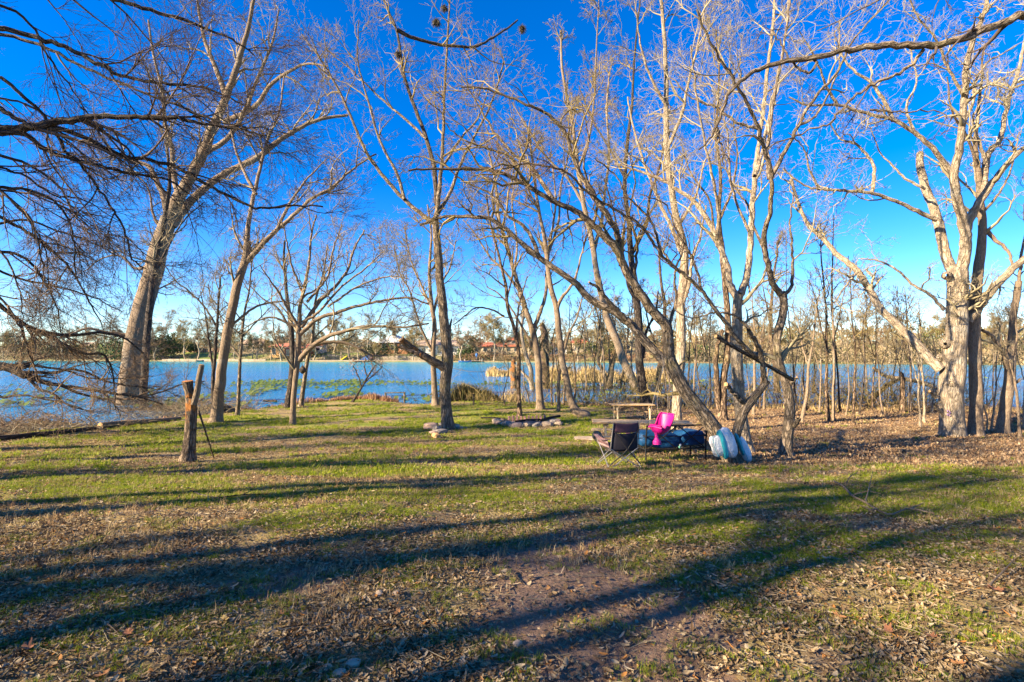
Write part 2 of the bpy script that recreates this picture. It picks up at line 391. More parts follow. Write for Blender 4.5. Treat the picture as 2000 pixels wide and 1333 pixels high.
# ================================================================== GROUND
def axis(stops):
    out = [stops[0][0]]
    for (a, s0), (b, s1) in zip(stops[:-1], stops[1:]):
        n = max(1, int(round((b - a) / ((s0 + s1) / 2)))); tt = np.linspace(0, 1, n + 1)[1:]
        k = s1 / s0; e = tt if abs(k - 1) < .05 else (k ** tt - 1) / (k - 1)
        out += list(a + (b - a) * e)
    return np.array(out)
gx = axis([(-900, 80), (-260, 16), (-60, 2.2), (-22, .35), (-8, .15), (8, .15), (22, .3), (40, 1.2), (120, 8), (260, 16), (900, 80)])
gy = axis([(-120, 10), (-8, 1.0), (1.5, .11), (12, .14), (20, .28), (34, .4), (60, 1.6), (120, 2.6), (215, 2.6), (300, 14), (1400, 160)])
X, Y = np.meshgrid(gx, gy)
Z = zg(X, Y)
def masks(x, y):
    u = x / np.maximum(y, .5) * 1000 + 1000
    s = y - np.interp(x, SHX, SHY)
    n1 = fnoise(x * .55 + 3, y * 1.1 + 8, None, 3); n2 = fnoise(x * 1.9, y * 2.3 + 40, None, 3)
    # green grass
    lush = np.exp(-((x - 5.2) / 3.2) ** 2 - ((y - 6.6) / 1.7) ** 2) * 1.35
    lush = np.maximum(lush, .72 * np.exp(-((x + 4.5) / 5.5) ** 2 - ((y - 7.2) / 1.6) ** 2))
    lush = np.maximum(lush, .7 * np.exp(-((x - .2) / 2.4) ** 2 - ((y - 5.2) / 1.0) ** 2))
    lush = np.maximum(lush, .66 * sst(13.5, 17, y) * (1 - sst(0.0, 4.5, x - .12 * y)))
    lush = np.maximum(lush, .55 * sst(8, 12, y) * sst(-4.5, -8, x))
    lush = np.maximum(lush, .45 * sst(7, 9.5, y) * (1 - sst(2, 5, x)))
    lush = np.maximum(lush, .25 + 0 * x)
    g = np.clip((lush - .5) * 1.1 + (n1 - .5) * 2.1 + (n2 - .5) * .9 + .38, 0, 1)
    g *= 1 - .7 * (sst(3.0, 5.5, x - .06 * y) * sst(9.5, 11.5, y))
    g *= .5 + .5 * sst(3.2, 5.0, y)
    # bare dirt: trodden path in the middle of the foreground
    cx = .12 * y + .15 + .25 * np.sin(y * 1.1)
    dirt = np.exp(-((x - cx) / (.75 + .05 * y)) ** 2) * (1 - sst(4.6, 6.2, y)) * 1.15
    dirt = np.maximum(dirt, .9 * np.exp(-((x + 1.6) / .75) ** 2 - ((y - 3.75) / .38) ** 2))
    dirt = np.clip(dirt * 1.25 + (n2 - .55) * 1.6 * (y < 8) - .25, 0, 1)
    dirt *= (fnoise(x * 1.1 + 50, y * 1.3) > .28)
    g = g * (1 - .85 * dirt)
    orange = sst(2.2, 5.2, x - .06 * y + (n1 - .5) * 4) * sst(9, 12.5, y + (n2 - .5) * 4)
    orange = np.maximum(orange, sst(-1.8, -.6, s) * .45)
    mud = sst(-.7, .1, s)
    return g, dirt, np.clip(orange, 0, 1), np.clip(mud, 0, 1)
g_, di_, or_, mu_ = masks(X, Y)
fz = Y - np.interp(X, FX, FY)
farm = sst(-4, -1, fz)
V = np.stack([X, Y, Z], -1).reshape(-1, 3)
ny, nx = X.shape; i = np.arange(ny - 1)[:, None] * nx + np.arange(nx - 1)[None]
F = np.stack([i, i + 1, i + nx + 1, i + nx], -1).reshape(-1, 4)
me = mesh_np('ground', V, F, True, np.stack([g_, di_, or_], -1).reshape(-1, 3), 'mask')
a = me.attributes.new('mask2', 'FLOAT_VECTOR', 'POINT'); a.data.foreach_set('vector', np.stack([mu_, farm, 0 * mu_], -1).astype(np.float32).ravel())
k = NT('ground_litter_and_grass'); geo = k.n('ShaderNodeNewGeometry'); pos = geo.outputs['Position']
ms = k.n('ShaderNodeSeparateXYZ'); k.l(k.attr('mask').outputs['Vector'], ms.inputs[0])
ms2 = k.n('ShaderNodeSeparateXYZ'); k.l(k.attr('mask2').outputs['Vector'], ms2.inputs[0])
nf = k.noise(38, 6, .7, pos); nm = k.noise(7, 5, .65, pos); nl_ = k.noise(1.3, 4, .6, pos)
vor = k.n('ShaderNodeTexVoronoi'); vor.inputs['Scale'].default_value = 26; k.l(pos, vor.inputs['Vector'])
litter = k.ramp(vor.outputs['Color'], [(.1, (.08, .052, .032)), (.4, (.19, .13, .08)), (.65, (.29, .205, .13)), (.9, (.40, .31, .21))]).outputs[0]
litter = k.mix(.5, litter, k.ramp(nf.outputs[0], [(.3, (.06, .042, .028)), (.7, (.30, .215, .14))]).outputs[0])
strw = k.ramp(nf.outputs[0], [(.3, (.20, .14, .04)), (.7, (.50, .38, .13))]).outputs[0]
litter = k.mix(k.ramp(nl_.outputs[0], [(.36, (0, 0, 0)), (.56, (.85, .85, .85))]).outputs[0], litter, strw)
dirtc = k.ramp(k.noise(14, 6, .6, pos).outputs[0], [(.3, (.17, .105, .066)), (.7, (.30, .195, .125))]).outputs[0]
grassc = k.ramp(nf.outputs[0], [(.3, (.08, .10, .010)), (.55, (.20, .23, .022)), (.75, (.36, .33, .045))]).outputs[0]
orang = k.ramp(vor.outputs['Color'], [(.1, (.11, .068, .038)), (.5, (.27, .175, .095)), (.9, (.42, .30, .17))]).outputs[0]
c = k.mix(ms.outputs[2], litter, orang)
gm = k.ramp(k.math('ADD', ms.outputs[0], k.math('MULTIPLY', k.math('SUBTRACT', nm.outputs[0], .5), 1.3)), [(.32, (0, 0, 0)), (.62, (1, 1, 1))]).outputs[0]
c = k.mix(gm, c, grassc)
dm = k.ramp(k.math('ADD', ms.outputs[1], k.math('MULTIPLY', k.math('SUBTRACT', nm.outputs[0], .5), .9)), [(.3, (0, 0, 0)), (.55, (1, 1, 1))]).outputs[0]
c = k.mix(dm, c, dirtc)
c = k.mix(k.math('MULTIPLY', ms2.outputs[0], .85), c, (.09, .065, .04))
nfar = k.noise(.09, 5, .6, pos)
farc = k.ramp(nfar.outputs[0], [(.35, (.23, .17, .10)), (.5, (.30, .25, .13)), (.62, (.13, .17, .04)), (.8, (.30, .22, .13))]).outputs[0]
c = k.mix(ms2.outputs[1], c, farc)
k.col(c); k.b.inputs['Roughness'].default_value = .95
hh = k.math('ADD', k.math('MULTIPLY', vor.outputs['Distance'], .6), k.math('MULTIPLY', nf.outputs[0], 1.2)); k.bump(hh, .8, .03)
tag(obj('ground', me, k.m), kind='structure')

# ================================================================== WATER
k = NT('lake_water'); pos = k.n('ShaderNodeNewGeometry').outputs['Position']
mp = k.n('ShaderNodeMapping'); mp.inputs['Scale'].default_value = (1, 1.8, 1); k.l(pos, mp.inputs[0])
n1 = k.noise(1.6, 4, .6, mp.outputs[0]); n2 = k.noise(.07, 3, .6, mp.outputs[0]); n3 = k.noise(7, 2, .5, mp.outputs[0])
sep = k.n('ShaderNodeSeparateXYZ'); k.l(pos, sep.inputs[0])
tq = k.ramp(k.math('DIVIDE', sep.outputs[1], 200.), [(.15, (.012, .13, .36)), (.35, (.008, .17, .46)), (.62, (.015, .30, .44)), (.85, (.05, .38, .34))]).outputs[0]
k.col(k.mix(.35, tq, k.ramp(n2.outputs[0], [(.35, (.01, .15, .33)), (.65, (.03, .28, .42))]).outputs[0]))
k.b.inputs['Roughness'].default_value = .13; k.b.inputs['IOR'].default_value = 1.33; k.b.inputs['Specular IOR Level'].default_value = .5
k.bump(k.math('ADD', n1.outputs[0], k.math('MULTIPLY', n3.outputs[0], .25)), 1.0, .22)
wx = np.array([-900., 900.]); wy = np.array([-60., 420.])
V = np.array([(-900, 5, WATER), (900, 5, WATER), (900, 300, WATER), (-900, 300, WATER)])
tag(obj('lake_water', mesh_np('lake_water', V, np.array([[0, 1, 2, 3]]), False), k.m), kind='structure')

# ================================================================== SCATTER (grass, leaves)
PROTO = bpy.data.collections.new('scatter_sources')
def proto(name, V, F, mat, smooth=False):
    me = mesh_np(name, np.array(V, float), np.array(F), smooth); me.materials.append(mat)
    o = bpy.data.objects.new(name, me); PROTO.objects.link(o); return o
def scatter(name, label, pts, rot, scl, protos, seed=0):
    me = bpy.data.meshes.new(name); me.vertices.add(len(pts)); me.vertices.foreach_set('co', np.ascontiguousarray(pts, dtype=np.float32).ravel())
    a = me.attributes.new('rot', 'FLOAT_VECTOR', 'POINT'); a.data.foreach_set('vector', np.ascontiguousarray(rot, dtype=np.float32).ravel())
    a = me.attributes.new('scl', 'FLOAT', 'POINT'); a.data.foreach_set('value', np.ascontiguousarray(scl, dtype=np.float32))
    a = me.attributes.new('pick', 'INT', 'POINT'); a.data.foreach_set('value', np.random.default_rng(seed).integers(0, len(protos), len(pts)).astype(np.int32))
    o = bpy.data.objects.new(name, me); C.objects.link(o)
    ng = bpy.data.node_groups.new(name, 'GeometryNodeTree')
    ng.interface.new_socket('Geometry', in_out='INPUT', socket_type='NodeSocketGeometry'); ng.interface.new_socket('Geometry', in_out='OUTPUT', socket_type='NodeSocketGeometry')
    N = ng.nodes; L = ng.links; gi = N.new('NodeGroupInput'); go = N.new('NodeGroupOutput'); iop = N.new('GeometryNodeInstanceOnPoints')
    gti = N.new('GeometryNodeGeometryToInstance')
    for p in reversed(protos):
        oi = N.new('GeometryNodeObjectInfo'); oi.inputs['Object'].default_value = p; oi.inputs['As Instance'].default_value = True
        L.new(oi.outputs['Geometry'], gti.inputs[0])
    jn = N.new('GeometryNodeJoinGeometry'); N.remove(gti)
    for p in [x for x in N if x.bl_idname == 'GeometryNodeObjectInfo']: L.new(p.outputs['Geometry'], jn.inputs[0])
    def at(nm, ty):
        x = N.new('GeometryNodeInputNamedAttribute'); x.data_type = ty; x.inputs[0].default_value = nm; return x.outputs[0]
    L.new(gi.outputs[0], iop.inputs['Points']); L.new(jn.outputs[0], iop.inputs['Instance']); iop.inputs['Pick Instance'].default_value = True
    L.new(at('pick', 'INT'), iop.inputs['Instance Index'])
    er = N.new('FunctionNodeEulerToRotation'); L.new(at('rot', 'FLOAT_VECTOR'), er.inputs[0]); L.new(er.outputs[0], iop.inputs['Rotation'])
    L.new(at('scl', 'FLOAT'), iop.inputs['Scale']); L.new(iop.outputs[0], go.inputs[0])
    md = o.modifiers.new('scatter', 'NODES'); md.node_group = ng
    return tag(o, label, kind='stuff')
def randcol(name, stops, rough=.8, trans=0.0):
    k = NT(name); oi = k.n('ShaderNodeObjectInfo'); k.col(k.ramp(oi.outputs['Random'], stops).outputs[0]); k.b.inputs['Roughness'].default_value = rough
    k.b.inputs['Specular IOR Level'].default_value = .2
    if trans:
        tr = k.n('ShaderNodeBsdfTranslucent'); rp = k.ramp(oi.outputs['Random'], stops); k.l(rp.outputs[0], tr.inputs[0])
        mx = k.n('ShaderNodeMixShader'); mx.inputs[0].default_value = trans; out = k.t.nodes['Material Output']
        k.l(k.b.outputs[0], mx.inputs[1]); k.l(tr.outputs[0], mx.inputs[2]); k.l(mx.outputs[0], out.inputs[0])
    return k.m
M['leaf'] = randcol('fallen_leaf', [(0, (.09, .055, .028)), (.25, (.18, .12, .062)), (.5, (.27, .19, .10)), (.72, (.33, .25, .145)), (.9, (.40, .325, .215)), (.965, (.33, .15, .04))], .75, .15)
M['leaf_or'] = randcol('fallen_leaf_russet', [(0, (.12, .07, .04)), (.4, (.25, .155, .085)), (.7, (.35, .235, .13)), (1, (.42, .32, .20))], .75, .15)
M['grass'] = randcol('grass_blade', [(0, (.09, .14, .006)), (.35, (.20, .27, .010)), (.65, (.34, .36, .018)), (.84, (.32, .31, .07)), (1, (.42, .34, .14))], .6, .35)
M['grass_dry'] = randcol('dry_grass_blade', [(0, (.26, .15, .07)), (.5, (.40, .27, .13)), (1, (.46, .36, .19))], .7, .25)
def leaf_proto(i, mat, long=.055, wide=.022, fold=.012, curl=.02):
    r = random.Random(i)
    n = 5; V = []; F = []
    for j in range(n):
        t = j / (n - 1); x = (t - .5) * long; ww = wide * .5 * math.sin(math.pi * (.08 + .88 * t)) ** .7; z = curl * (2 * t - 1) ** 2 * r.uniform(.5, 1.3) + .004
        V += [(x, -ww, z + fold * r.uniform(.6, 1.4)), (x, ww * .1, z), (x, ww, z + fold * r.uniform(.2, 1.4))]
    for j in range(n - 1):
        a = j * 3; F += [(a, a + 1, a + 4, a + 3), (a + 1, a + 2, a + 5, a + 4)]
    return proto('leaf_source', V, F, mat, True)
LF = [leaf_proto(1, M['leaf'], .05, .020, .006, .005), leaf_proto(2, M['leaf'], .040, .022, .007, .004), leaf_proto(3, M['leaf'], .062, .013, .004, .006), leaf_proto(4, M['leaf'], .045, .028, -.005, .007), leaf_proto(5, M['leaf'], .03, .013, .005, .003), leaf_proto(9, M['leaf'], .07, .008, .001, .004)]
LO = [leaf_proto(6, M['leaf_or']), leaf_proto(7, M['leaf_or'], .06, .03, .01, .02), leaf_proto(8, M['leaf_or'], .045, .02, .01, .015)]
def tuft_proto(i, mat, nb=11, h=.07, sp=.045, wd=.0042):
    r = random.Random(40 + i); V = []; F = []
    for b in range(nb):
        a = r.uniform(0, 6.28); rr = r.uniform(0, sp); x, y = rr * math.cos(a), rr * math.sin(a); hh = h * r.uniform(.5, 1.2)
        a2 = r.uniform(0, 6.28); le = r.uniform(.2, .75) * hh; dx, dy = math.cos(a2), math.sin(a2); qx, qy = -dy * wd * .5, dx * wd * .5
        o = len(V); V += [(x - qx, y - qy, -.005), (x + qx, y + qy, -.005), (x + dx * le * .35 + qx * .9, y + dy * le * .35 + qy * .9, hh * .6), (x + dx * le * .35 - qx * .9, y + dy * le * .35 - qy * .9, hh * .6), (x + dx * le + qx * .2, y + dy * le + qy * .2, hh * .92), (x + dx * le - qx * .2, y + dy * le - qy * .2, hh * .92)]
        F += [(o, o + 1, o + 2, o + 3), (o + 3, o + 2, o + 4, o + 5)]
    return proto('tuft_source', V, F, mat)
TG = [tuft_proto(i, M['grass']) for i in range(4)]
TF = [tuft_proto(10 + i, M['grass'], 12, .085, .10, .010) for i in range(3)]
TD = [tuft_proto(20 + i, M['grass_dry'], 10, .10, .07, .006) for i in range(2)]
def field(n, d0, d1, r, pw=1.0, margin=1.08):
    """points inside the wedge seen by the camera, denser close by"""
    d = d0 + (d1 - d0) * r.random(n) ** pw; x = (r.random(n) * 2 - 1) * d * margin
    return x, d
def onland(x, y): return (y - np.interp(x, SHX, SHY)) < -.4
r = np.random.default_rng(11)
# leaves: clumped litter
x, y = field(430000, 1.9, 19, r, 1.25)
g, dd_, oo, mm = masks(x, y)
cl = fnoise(x * 2.6, y * 2.6 + 3, None, 3); fade = 1 - .35 * sst(6.5, 12, y)
keep = (r.random(len(x)) < np.clip(.34 + (cl - .36) * 2.4, .24, 1) * (1 - .80 * dd_) * (1 - .45 * g) * fade) & onland(x, y) & (oo < .5)
x, y = x[keep], y[keep]; n = len(x)
pts = np.stack([x, y, zg(x, y) + .006 + .012 * r.random(n)], 1)
rot = np.stack([r.normal(size=n) * .38, r.normal(size=n) * .30, r.random(n) * 6.28], 1)
scatter('leaf_litter', 'grey brown dry leaf litter on the lawn in front of the trees', pts, rot, (.36 + .66 * r.random(n) ** 1.8) * (1 + .035 * y), LF, 1)
x, y = field(70000, 9, 29, r, 1.0)
g, dd_, oo, mm = masks(x, y); keep = (r.random(len(x)) < oo * .8) & onland(x, y)
x, y = x[keep], y[keep]; n = len(x); pts = np.stack([x, y, zg(x, y) + .01], 1)
rot = np.stack([r.normal(size=n) * .5, r.normal(size=n) * .5, r.random(n) * 6.28], 1)
scatter('russet_leaf_litter', 'russet leaf litter under the trees on the right bank', pts, rot, 1.1 + .9 * r.random(n), LO, 2)
# grass
x, y = field(130000, 1.9, 10, r, 1.1)
g, dd_, oo, mm = masks(x, y); cl = fnoise(x * 3.2 + 7, y * 3.2, None, 4)
keep = (r.random(len(x)) < np.clip((g - .08) * 1.7 + (cl - .5) * 2.8, 0, 1)) & onland(x, y)
x, y = x[keep], y[keep]; n = len(x); pts = np.stack([x, y, zg(x, y)], 1)
rot = np.stack([r.normal(size=n) * .12, r.normal(size=n) * .12, r.random(n) * 6.28], 1)
scatter('lawn_grass', 'short bright green grass growing through the leaf litter', pts, rot, (.32 + .48 * r.random(n)) * (.75 + .25 * sst(4, 7, y)), TG, 3)
x, y = field(70000, 8.5, 31, r, .85)
g, dd_, oo, mm = masks(x, y)
keep = (r.random(len(x)) < np.clip((g - .08) * 1.7, 0, 1) * np.clip((fnoise(x * 1.7, y * 1.2 + 5, None, 3) - .32) * 5, .15, 1)) & onland(x, y)
x, y = x[keep], y[keep]; n = len(x); pts = np.stack([x, y, zg(x, y)], 1)
rot = np.stack([r.normal(size=n) * .1, r.normal(size=n) * .1, r.random(n) * 6.28], 1)
scatter('far_lawn_grass', 'green grass of the lawn running down to the lake', pts, rot, .5 + .6 * r.random(n), TF, 4)
x, y = field(60000, 3.0, 29, r, .9)
g, dd_, oo, mm = masks(x, y); cl = fnoise(x * .6 + 70, y * .9, None, 3)
keep = (r.random(len(x)) < np.clip((cl - .42) * 3, 0, 1)) & onland(x, y)
x, y = x[keep], y[keep]; n = len(x); pts = np.stack([x, y, zg(x, y)], 1)
rot = np.stack([r.normal(size=n) * .25, r.normal(size=n) * .25, r.random(n) * 6.28], 1)
scatter('dry_grass', 'straw coloured dry grass between the green patches', pts, rot, .35 + .55 * r.random(n), TD, 5)

# short dead twigs strewn among the leaves
x, y = field(1600, 2.0, 11, r, 1.1); a = r.random(len(x)) * 6.28; L = r.uniform(.05, .28, len(x)); t = np.linspace(-.5, .5, 4)
P = np.stack([x[:, None] + np.cos(a)[:, None] * t * L[:, None] + r.normal(size=(len(x), 4)) * .006, y[:, None] + np.sin(a)[:, None] * t * L[:, None] + r.normal(size=(len(x), 4)) * .006, np.zeros((len(x), 4))], -1)
P[:, :, 2] = zg(P[:, :, 0], P[:, :, 1]) + .012 + r.random((len(x), 4)) * .015
Vt, Ft, Bt = tubes(P, r.uniform(.0012, .0035, len(x))[:, None] * np.array([[1, .9, .7, .4]]), 4)
tag(obj('fallen_twigs', mesh_np('fallen_twigs', Vt, Ft, True, Bt), M['twig_grey']), 'short dead twigs scattered among the leaves in the foreground', kind='stuff')
# ================================================================== TREES
# left group
tree('tall_tree', 'tall thick light brown bare tree standing beside the pale fallen log', 
     [(244, 826, 54), (249, 780, 48), (257, 720, 46), (268, 650, 44), (280, 600, 42), (291, 560, 40), (302, 520, 40), (316, 470, 37), (330, 425, 34)],
     [[(30, 6), (330, 430), (350, 385), (372, 345), (398, 295), (420, 240), (440, 195), (458, 145), (475, 90), (488, 40), (500, -30)],
      [(24, 5), (335, 440), (352, 420), (375, 390), (430, 345), (500, 310), (560, 265), (620, 235), (680, 225)],
      [(18, 4), (328, 425), (322, 390), (309, 360), (290, 325), (250, 312), (210, 290), (160, 275)],
      [(14, 4), (350, 390), (340, 345), (335, 290), (322, 240), (318, 180), (300, 110), (290, 40)],
      [(16, 3), (430, 215), (440, 190), (420, 130), (400, 80), (388, 20), (380, -40)],
      [(12, 3), (439, 239), (496, 210), (530, 165), (565, 140), (600, 125), (640, 130)],
      [(13, 3), (400, 300), (445, 270), (480, 215), (500, 160), (530, 90), (545, 20)],
      [(9, 2), (292, 520), (265, 525), (235, 500), (200, 505), (165, 530)],
      [(10, 3), (245, 655), (210, 650), (170, 642), (130, 655), (85, 650)],
      [(8, 2), (320, 460), (300, 420), (285, 360), (240, 330)]],
     'bark_smooth', 'twig_grey', seed=3, l1=2.8, dens=1.4, k=(5, 4, 2), sides=26, lump=.07, flare=1.3)
tree('slim_tree', 'slim dark bare trunk standing close behind the thick left tree',
     [(279, 822, 18), (282, 740, 16), (289, 640, 15), (296, 560, 13), (306, 500, 12), (322, 430, 10), (330, 360, 8), (326, 280, 5)], [[(6, 2), (300, 540), (330, 480), (360, 430), (400, 395)]],
     'bark_dark', 'twig_grey', seed=4, l1=2.0, k=(4, 4, 3))
tree('leaning_tree', 'bare tree leaning right, second big trunk from the left',
     [(421, 826, 25), (428, 760, 22), (438, 690, 20), (448, 630, 19), (461, 570, 18), (477, 515, 16), (484, 470, 13)],
     [[(12, 3), (480, 510), (484, 450), (494, 390), (508, 330), (520, 280), (545, 220), (555, 150)],
      [(12, 3), (479, 515), (510, 480), (545, 445), (580, 415), (610, 388), (650, 365), (690, 330), (735, 300)],
      [(8, 2), (540, 450), (565, 400), (600, 350), (640, 310)], [(8, 2), (500, 380), (470, 320), (450, 250), (440, 180)],
      [(6, 2), (447, 640), (500, 600), (550, 590), (590, 600)]],
     'bark_smooth', 'twig_grey', seed=5, l1=2.4, dens=1.4, k=(5, 4, 3))
tree('forked_sapling', 'thin forked bare stem just left of the leaning tree at the waterside',
     [(417, 822, 10), (416, 760, 9), (417, 715, 8), (422, 670, 7), (426, 600, 5), (430, 540, 4)],
     [[(6, 2), (416, 720), (408, 670), (402, 620), (392, 570)], [(5, 2), (424, 640), (400, 600), (370, 570), (340, 545), (310, 500)]],
     'bark_dark', 'twig_grey', seed=6, l1=1.7, dens=2.2, k=(5, 4, 3), sides=8)
tree('thin_tree', 'thin bare tree on the shore between the leaning tree and the wide spreading tree',
     [(463, 812, 9), (468, 760, 8), (470, 700, 7), (474, 640, 6), (486, 570, 4), (492, 500, 3)],
     [[(5, 2), (470, 700), (452, 675), (436, 640), (425, 600)], [(4, 2), (472, 660), (500, 630), (530, 600)]],
     'bark_grey', 'twig_grey', seed=7, l1=1.6, dens=2.2, k=(5, 4, 3), sides=8)
# wide spreading tree
tree('spreading_tree', 'wide bare tree with a fan of curving limbs over the left shoreline',
     [(571, 830, 12), (574, 780, 11), (579, 730, 11), (582, 690, 12), (583, 655, 12), (583, 635, 11)],
     [[(12, 3), (584, 705), (608, 678), (648, 655), (700, 641), (740, 638), (785, 640), (838, 632)],
      [(9, 2), (606, 676), (650, 668), (690, 675), (725, 695), (760, 694)],
      [(10, 3), (584, 655), (618, 625), (655, 612), (700, 598), (745, 588), (800, 582), (838, 596)],
      [(10, 3), (584, 645), (586, 600), (595, 560), (604, 510), (608, 460), (618, 420)],
      [(9, 3), (588, 640), (622, 592), (655, 560), (680, 525), (690, 490), (712, 450)],
      [(8, 2), (583, 640), (560, 600), (543, 570), (525, 545), (508, 520)],
      [(7, 2), (583, 640), (560, 630), (530, 620), (500, 628), (465, 650)],
      [(7, 2), (590, 630), (622, 610), (668, 560), (720, 520), (750, 490)],
      [(6, 2), (600, 590), (640, 540), (650, 490), (668, 440)], [(6, 2), (590, 570), (570, 520), (560, 470), (550, 430)],
      [(5, 2), (640, 600), (700, 560), (760, 540), (800, 545)]],
     'bark_smooth', 'twig_grey', seed=8, l1=2.2, dens=1.8, k=(5, 4, 3), up=.18)
tree('waterside_tree', 'darker bare trunk rising behind the wide spreading tree',
     [(563, 797, 16), (568, 750, 14), (571, 700, 12), (569, 650, 11), (562, 590, 8), (555, 530, 6), (556, 470, 4)],
     [[(6, 2), (566, 640), (540, 600), (515, 585), (490, 560)]], 'bark_dark', 'twig_grey', seed=9, l1=2.0, k=(4, 4, 3), sides=10)
tree('angled_tree', 'slender bare trunk slanting right behind the wide spreading tree',
     [(587, 794, 10), (593, 750, 9), (600, 710, 8), (610, 660, 7), (614, 600, 5), (630, 540, 4), (640, 480, 3)],
     [[(4, 2), (606, 670), (635, 640), (665, 620)]], 'bark_grey', 'twig_grey', seed=10, l1=1.7, k=(4, 4, 3), sides=8)
# central tree with the broken limb
tree('broken_limb_tree', 'straight central tree with a cut broken limb and stones round its foot',
     [(875, 838, 25), (872, 800, 22), (869, 750, 22), (873, 700, 22), (869, 650, 20), (865, 600, 18), (860, 540, 16), (855, 480, 15), (851, 435, 14)],
     [[(18, 13), (872, 722), (846, 706), (818, 690), (796, 674), (783, 664), {'bare': 1, 'dd': -.7, 'cap': 1, 'mat': 'bark_orange'}],
      [(10, 6), (822, 694), (800, 686), (779, 677), {'bare': 1, 'dd': -.2, 'mat': 'bark_orange', 'd0': 17.6}],
      [(8, 3), (876, 655), (879, 640), (882, 624), {'bare': 1}],
      [(10, 3), (851, 440), (825, 420), (790, 390), (745, 340), (712, 290), (690, 240), (655, 165), (618, 105), (590, 70)],
      [(10, 3), (851, 435), (856, 390), (862, 330), (866, 250), (868, 180), (873, 90), (880, -20)],
      [(10, 4), (853, 400), (848, 330), (833, 272), (810, 210), (790, 150), (783, 110), (774, 59), (745, -10), {'mat': 'bark_dark'}],
      [(8, 3), (776, 59), (810, 75), (865, 88), (930, 90), (985, 60), (1010, 40), {'mat': 'bark_dark', 'd0': 17}],
      [(8, 3), (854, 420), (880, 375), (900, 320), (925, 270), (960, 200), (985, 120)],
      [(7, 2), (790, 390), (775, 340), (740, 270), (720, 200), (700, 120), (700, 40)],
      [(6, 2), (833, 272), (800, 240), (740, 190), (690, 140), (640, 100)],
      [(6, 2), (862, 330), (900, 270), (935, 230), (955, 170)]],
     'bark_grey', 'twig_gold', seed=11, l1=2.0, dens=1.5, k=(4, 4, 2), ang=(30, 75), trunk_seed=False, lump=.10)
tree('back_tree', 'narrow bare trunk just behind the central tree with the cut limb',
     [(851, 793, 13), (848, 740, 11), (846, 690, 10), (848, 640, 9), (842, 590, 8), (838, 530, 6), (842, 460, 4), (835, 400, 3)],
     [[(6, 2), (846, 690), (826, 650), (812, 610), (800, 570), (780, 530), (770, 480)], [(6, 2), (845, 620), (860, 560), (880, 520), (890, 470)],
      [(5, 2), (842, 600), (815, 540), (800, 500), (790, 440)]], 'bark_smooth', 'twig_gold', seed=12, l1=2.0, dens=1.8, k=(5, 4, 3), sides=10)
# centre right bank cluster
tree('slender_tree', 'slender bare tree standing directly behind the fire pit',
     [(1015, 813, 9), (1013, 760, 8), (1013, 700, 8), (1006, 650, 7), (991, 600, 7), (986, 550, 6), (975, 500, 5), (960, 440, 4), (950, 380, 3)],
     [[(5, 2), (1009, 665), (1010, 620), (1018, 580), (1030, 540)], [(4, 2), (985, 618), (960, 605), (930, 602), (905, 620), (885, 635)], [(4, 2), (988, 590), (1000, 540), (1002, 480)]],
     'bark_brown', 'twig_gold', seed=13, l1=1.8, dens=1.8, k=(5, 4, 3), sides=10)
tree('dead_tree', 'reddish broken off branchless trunk at the water behind the fire pit',
     [(1004, 784, 13), (1003, 750, 12), (1002, 720, 11), (1003, 698, 8)], [], 'bark_orange', seed=14, crown=False, jag=.1, lump=.25)
tree('forked_tree', 'forked bare tree behind the right edge of the fire pit',
     [(1056, 800, 16), (1053, 750, 14), (1050, 700, 13), (1044, 660, 13), (1038, 635, 13)],
     [[(12, 4), (1038, 640), (1025, 600), (1015, 565), (1004, 530), (990, 480), (975, 430), (968, 360), (955, 300)],
      [(9, 3), (1042, 645), (1055, 610), (1066, 575), (1068, 530), (1075, 470), (1085, 400), (1080, 330)],
      [(6, 2), (1015, 570), (985, 530), (955, 500), (930, 460), (905, 430)], [(5, 2), (1004, 530), (1010, 470), (1000, 400), (1010, 330)],
      [(6, 2), (1046, 690), (1020, 640), (1000, 605), (975, 575), (950, 560)]],
     'bark_smooth', 'twig_gold', seed=15, l1=2.1, dens=1.5, k=(4, 4, 2))
tree('vine_clad_snag', 'thick vine covered dead trunk broken off at the top behind the forked tree',
     [(1068, 783, 19), (1066, 740, 17), (1064, 700, 17), (1064, 660, 15), (1058, 632, 9)],
     [[(6, 2), (1066, 700), (1080, 660), (1084, 640)]], 'bark_brown', 'twig_red', seed=16, l1=.6, dens=5, k=(3, 3), levels=3, lump=.3)
tree('twisted_trunk', 'crooked bare trunk leaning out over the water left of the forked tree',
     [(1044, 786, 12), (1038, 750, 10), (1036, 720, 9), (1026, 690, 8), (1018, 650, 6), (1022, 610, 5), (1014, 560, 4)],
     [[(8, 3), (1040, 752), (1030, 738), (1018, 725), (1005, 712), {'bare': 1}]], 'bark_pale', 'twig_gold', seed=17, l1=1.5, k=(4, 4, 3), sides=10)
tree('curved_tree', 'bare tree whose trunk curves out of the ground left of the picnic tables',
     [(1142, 812, 20), (1126, 805, 17), (1114, 780, 14), (1107, 740, 13), (1098, 700, 12), (1091, 650, 12), (1085, 600, 11), (1076, 560, 10), (1070, 520, 9), (1064, 470, 8), (1050, 400, 6), (1042, 330, 5), (1030, 250, 4)],
     [[(8, 3), (1085, 610), (1098, 580), (1108, 570), (1125, 540), (1135, 500), (1150, 450)], [(6, 2), (1100, 690), (1112, 650), (1125, 625), (1135, 590), (1140, 560)],
      [(6, 2), (1068, 500), (1090, 440), (1095, 370), (1110, 300), (1120, 220)], [(5, 2), (1052, 410), (1020, 350), (990, 300), (960, 270)]],
     'bark_smooth', 'twig_gold', seed=18, l1=2.2, dens=1.5, k=(5, 4, 3))
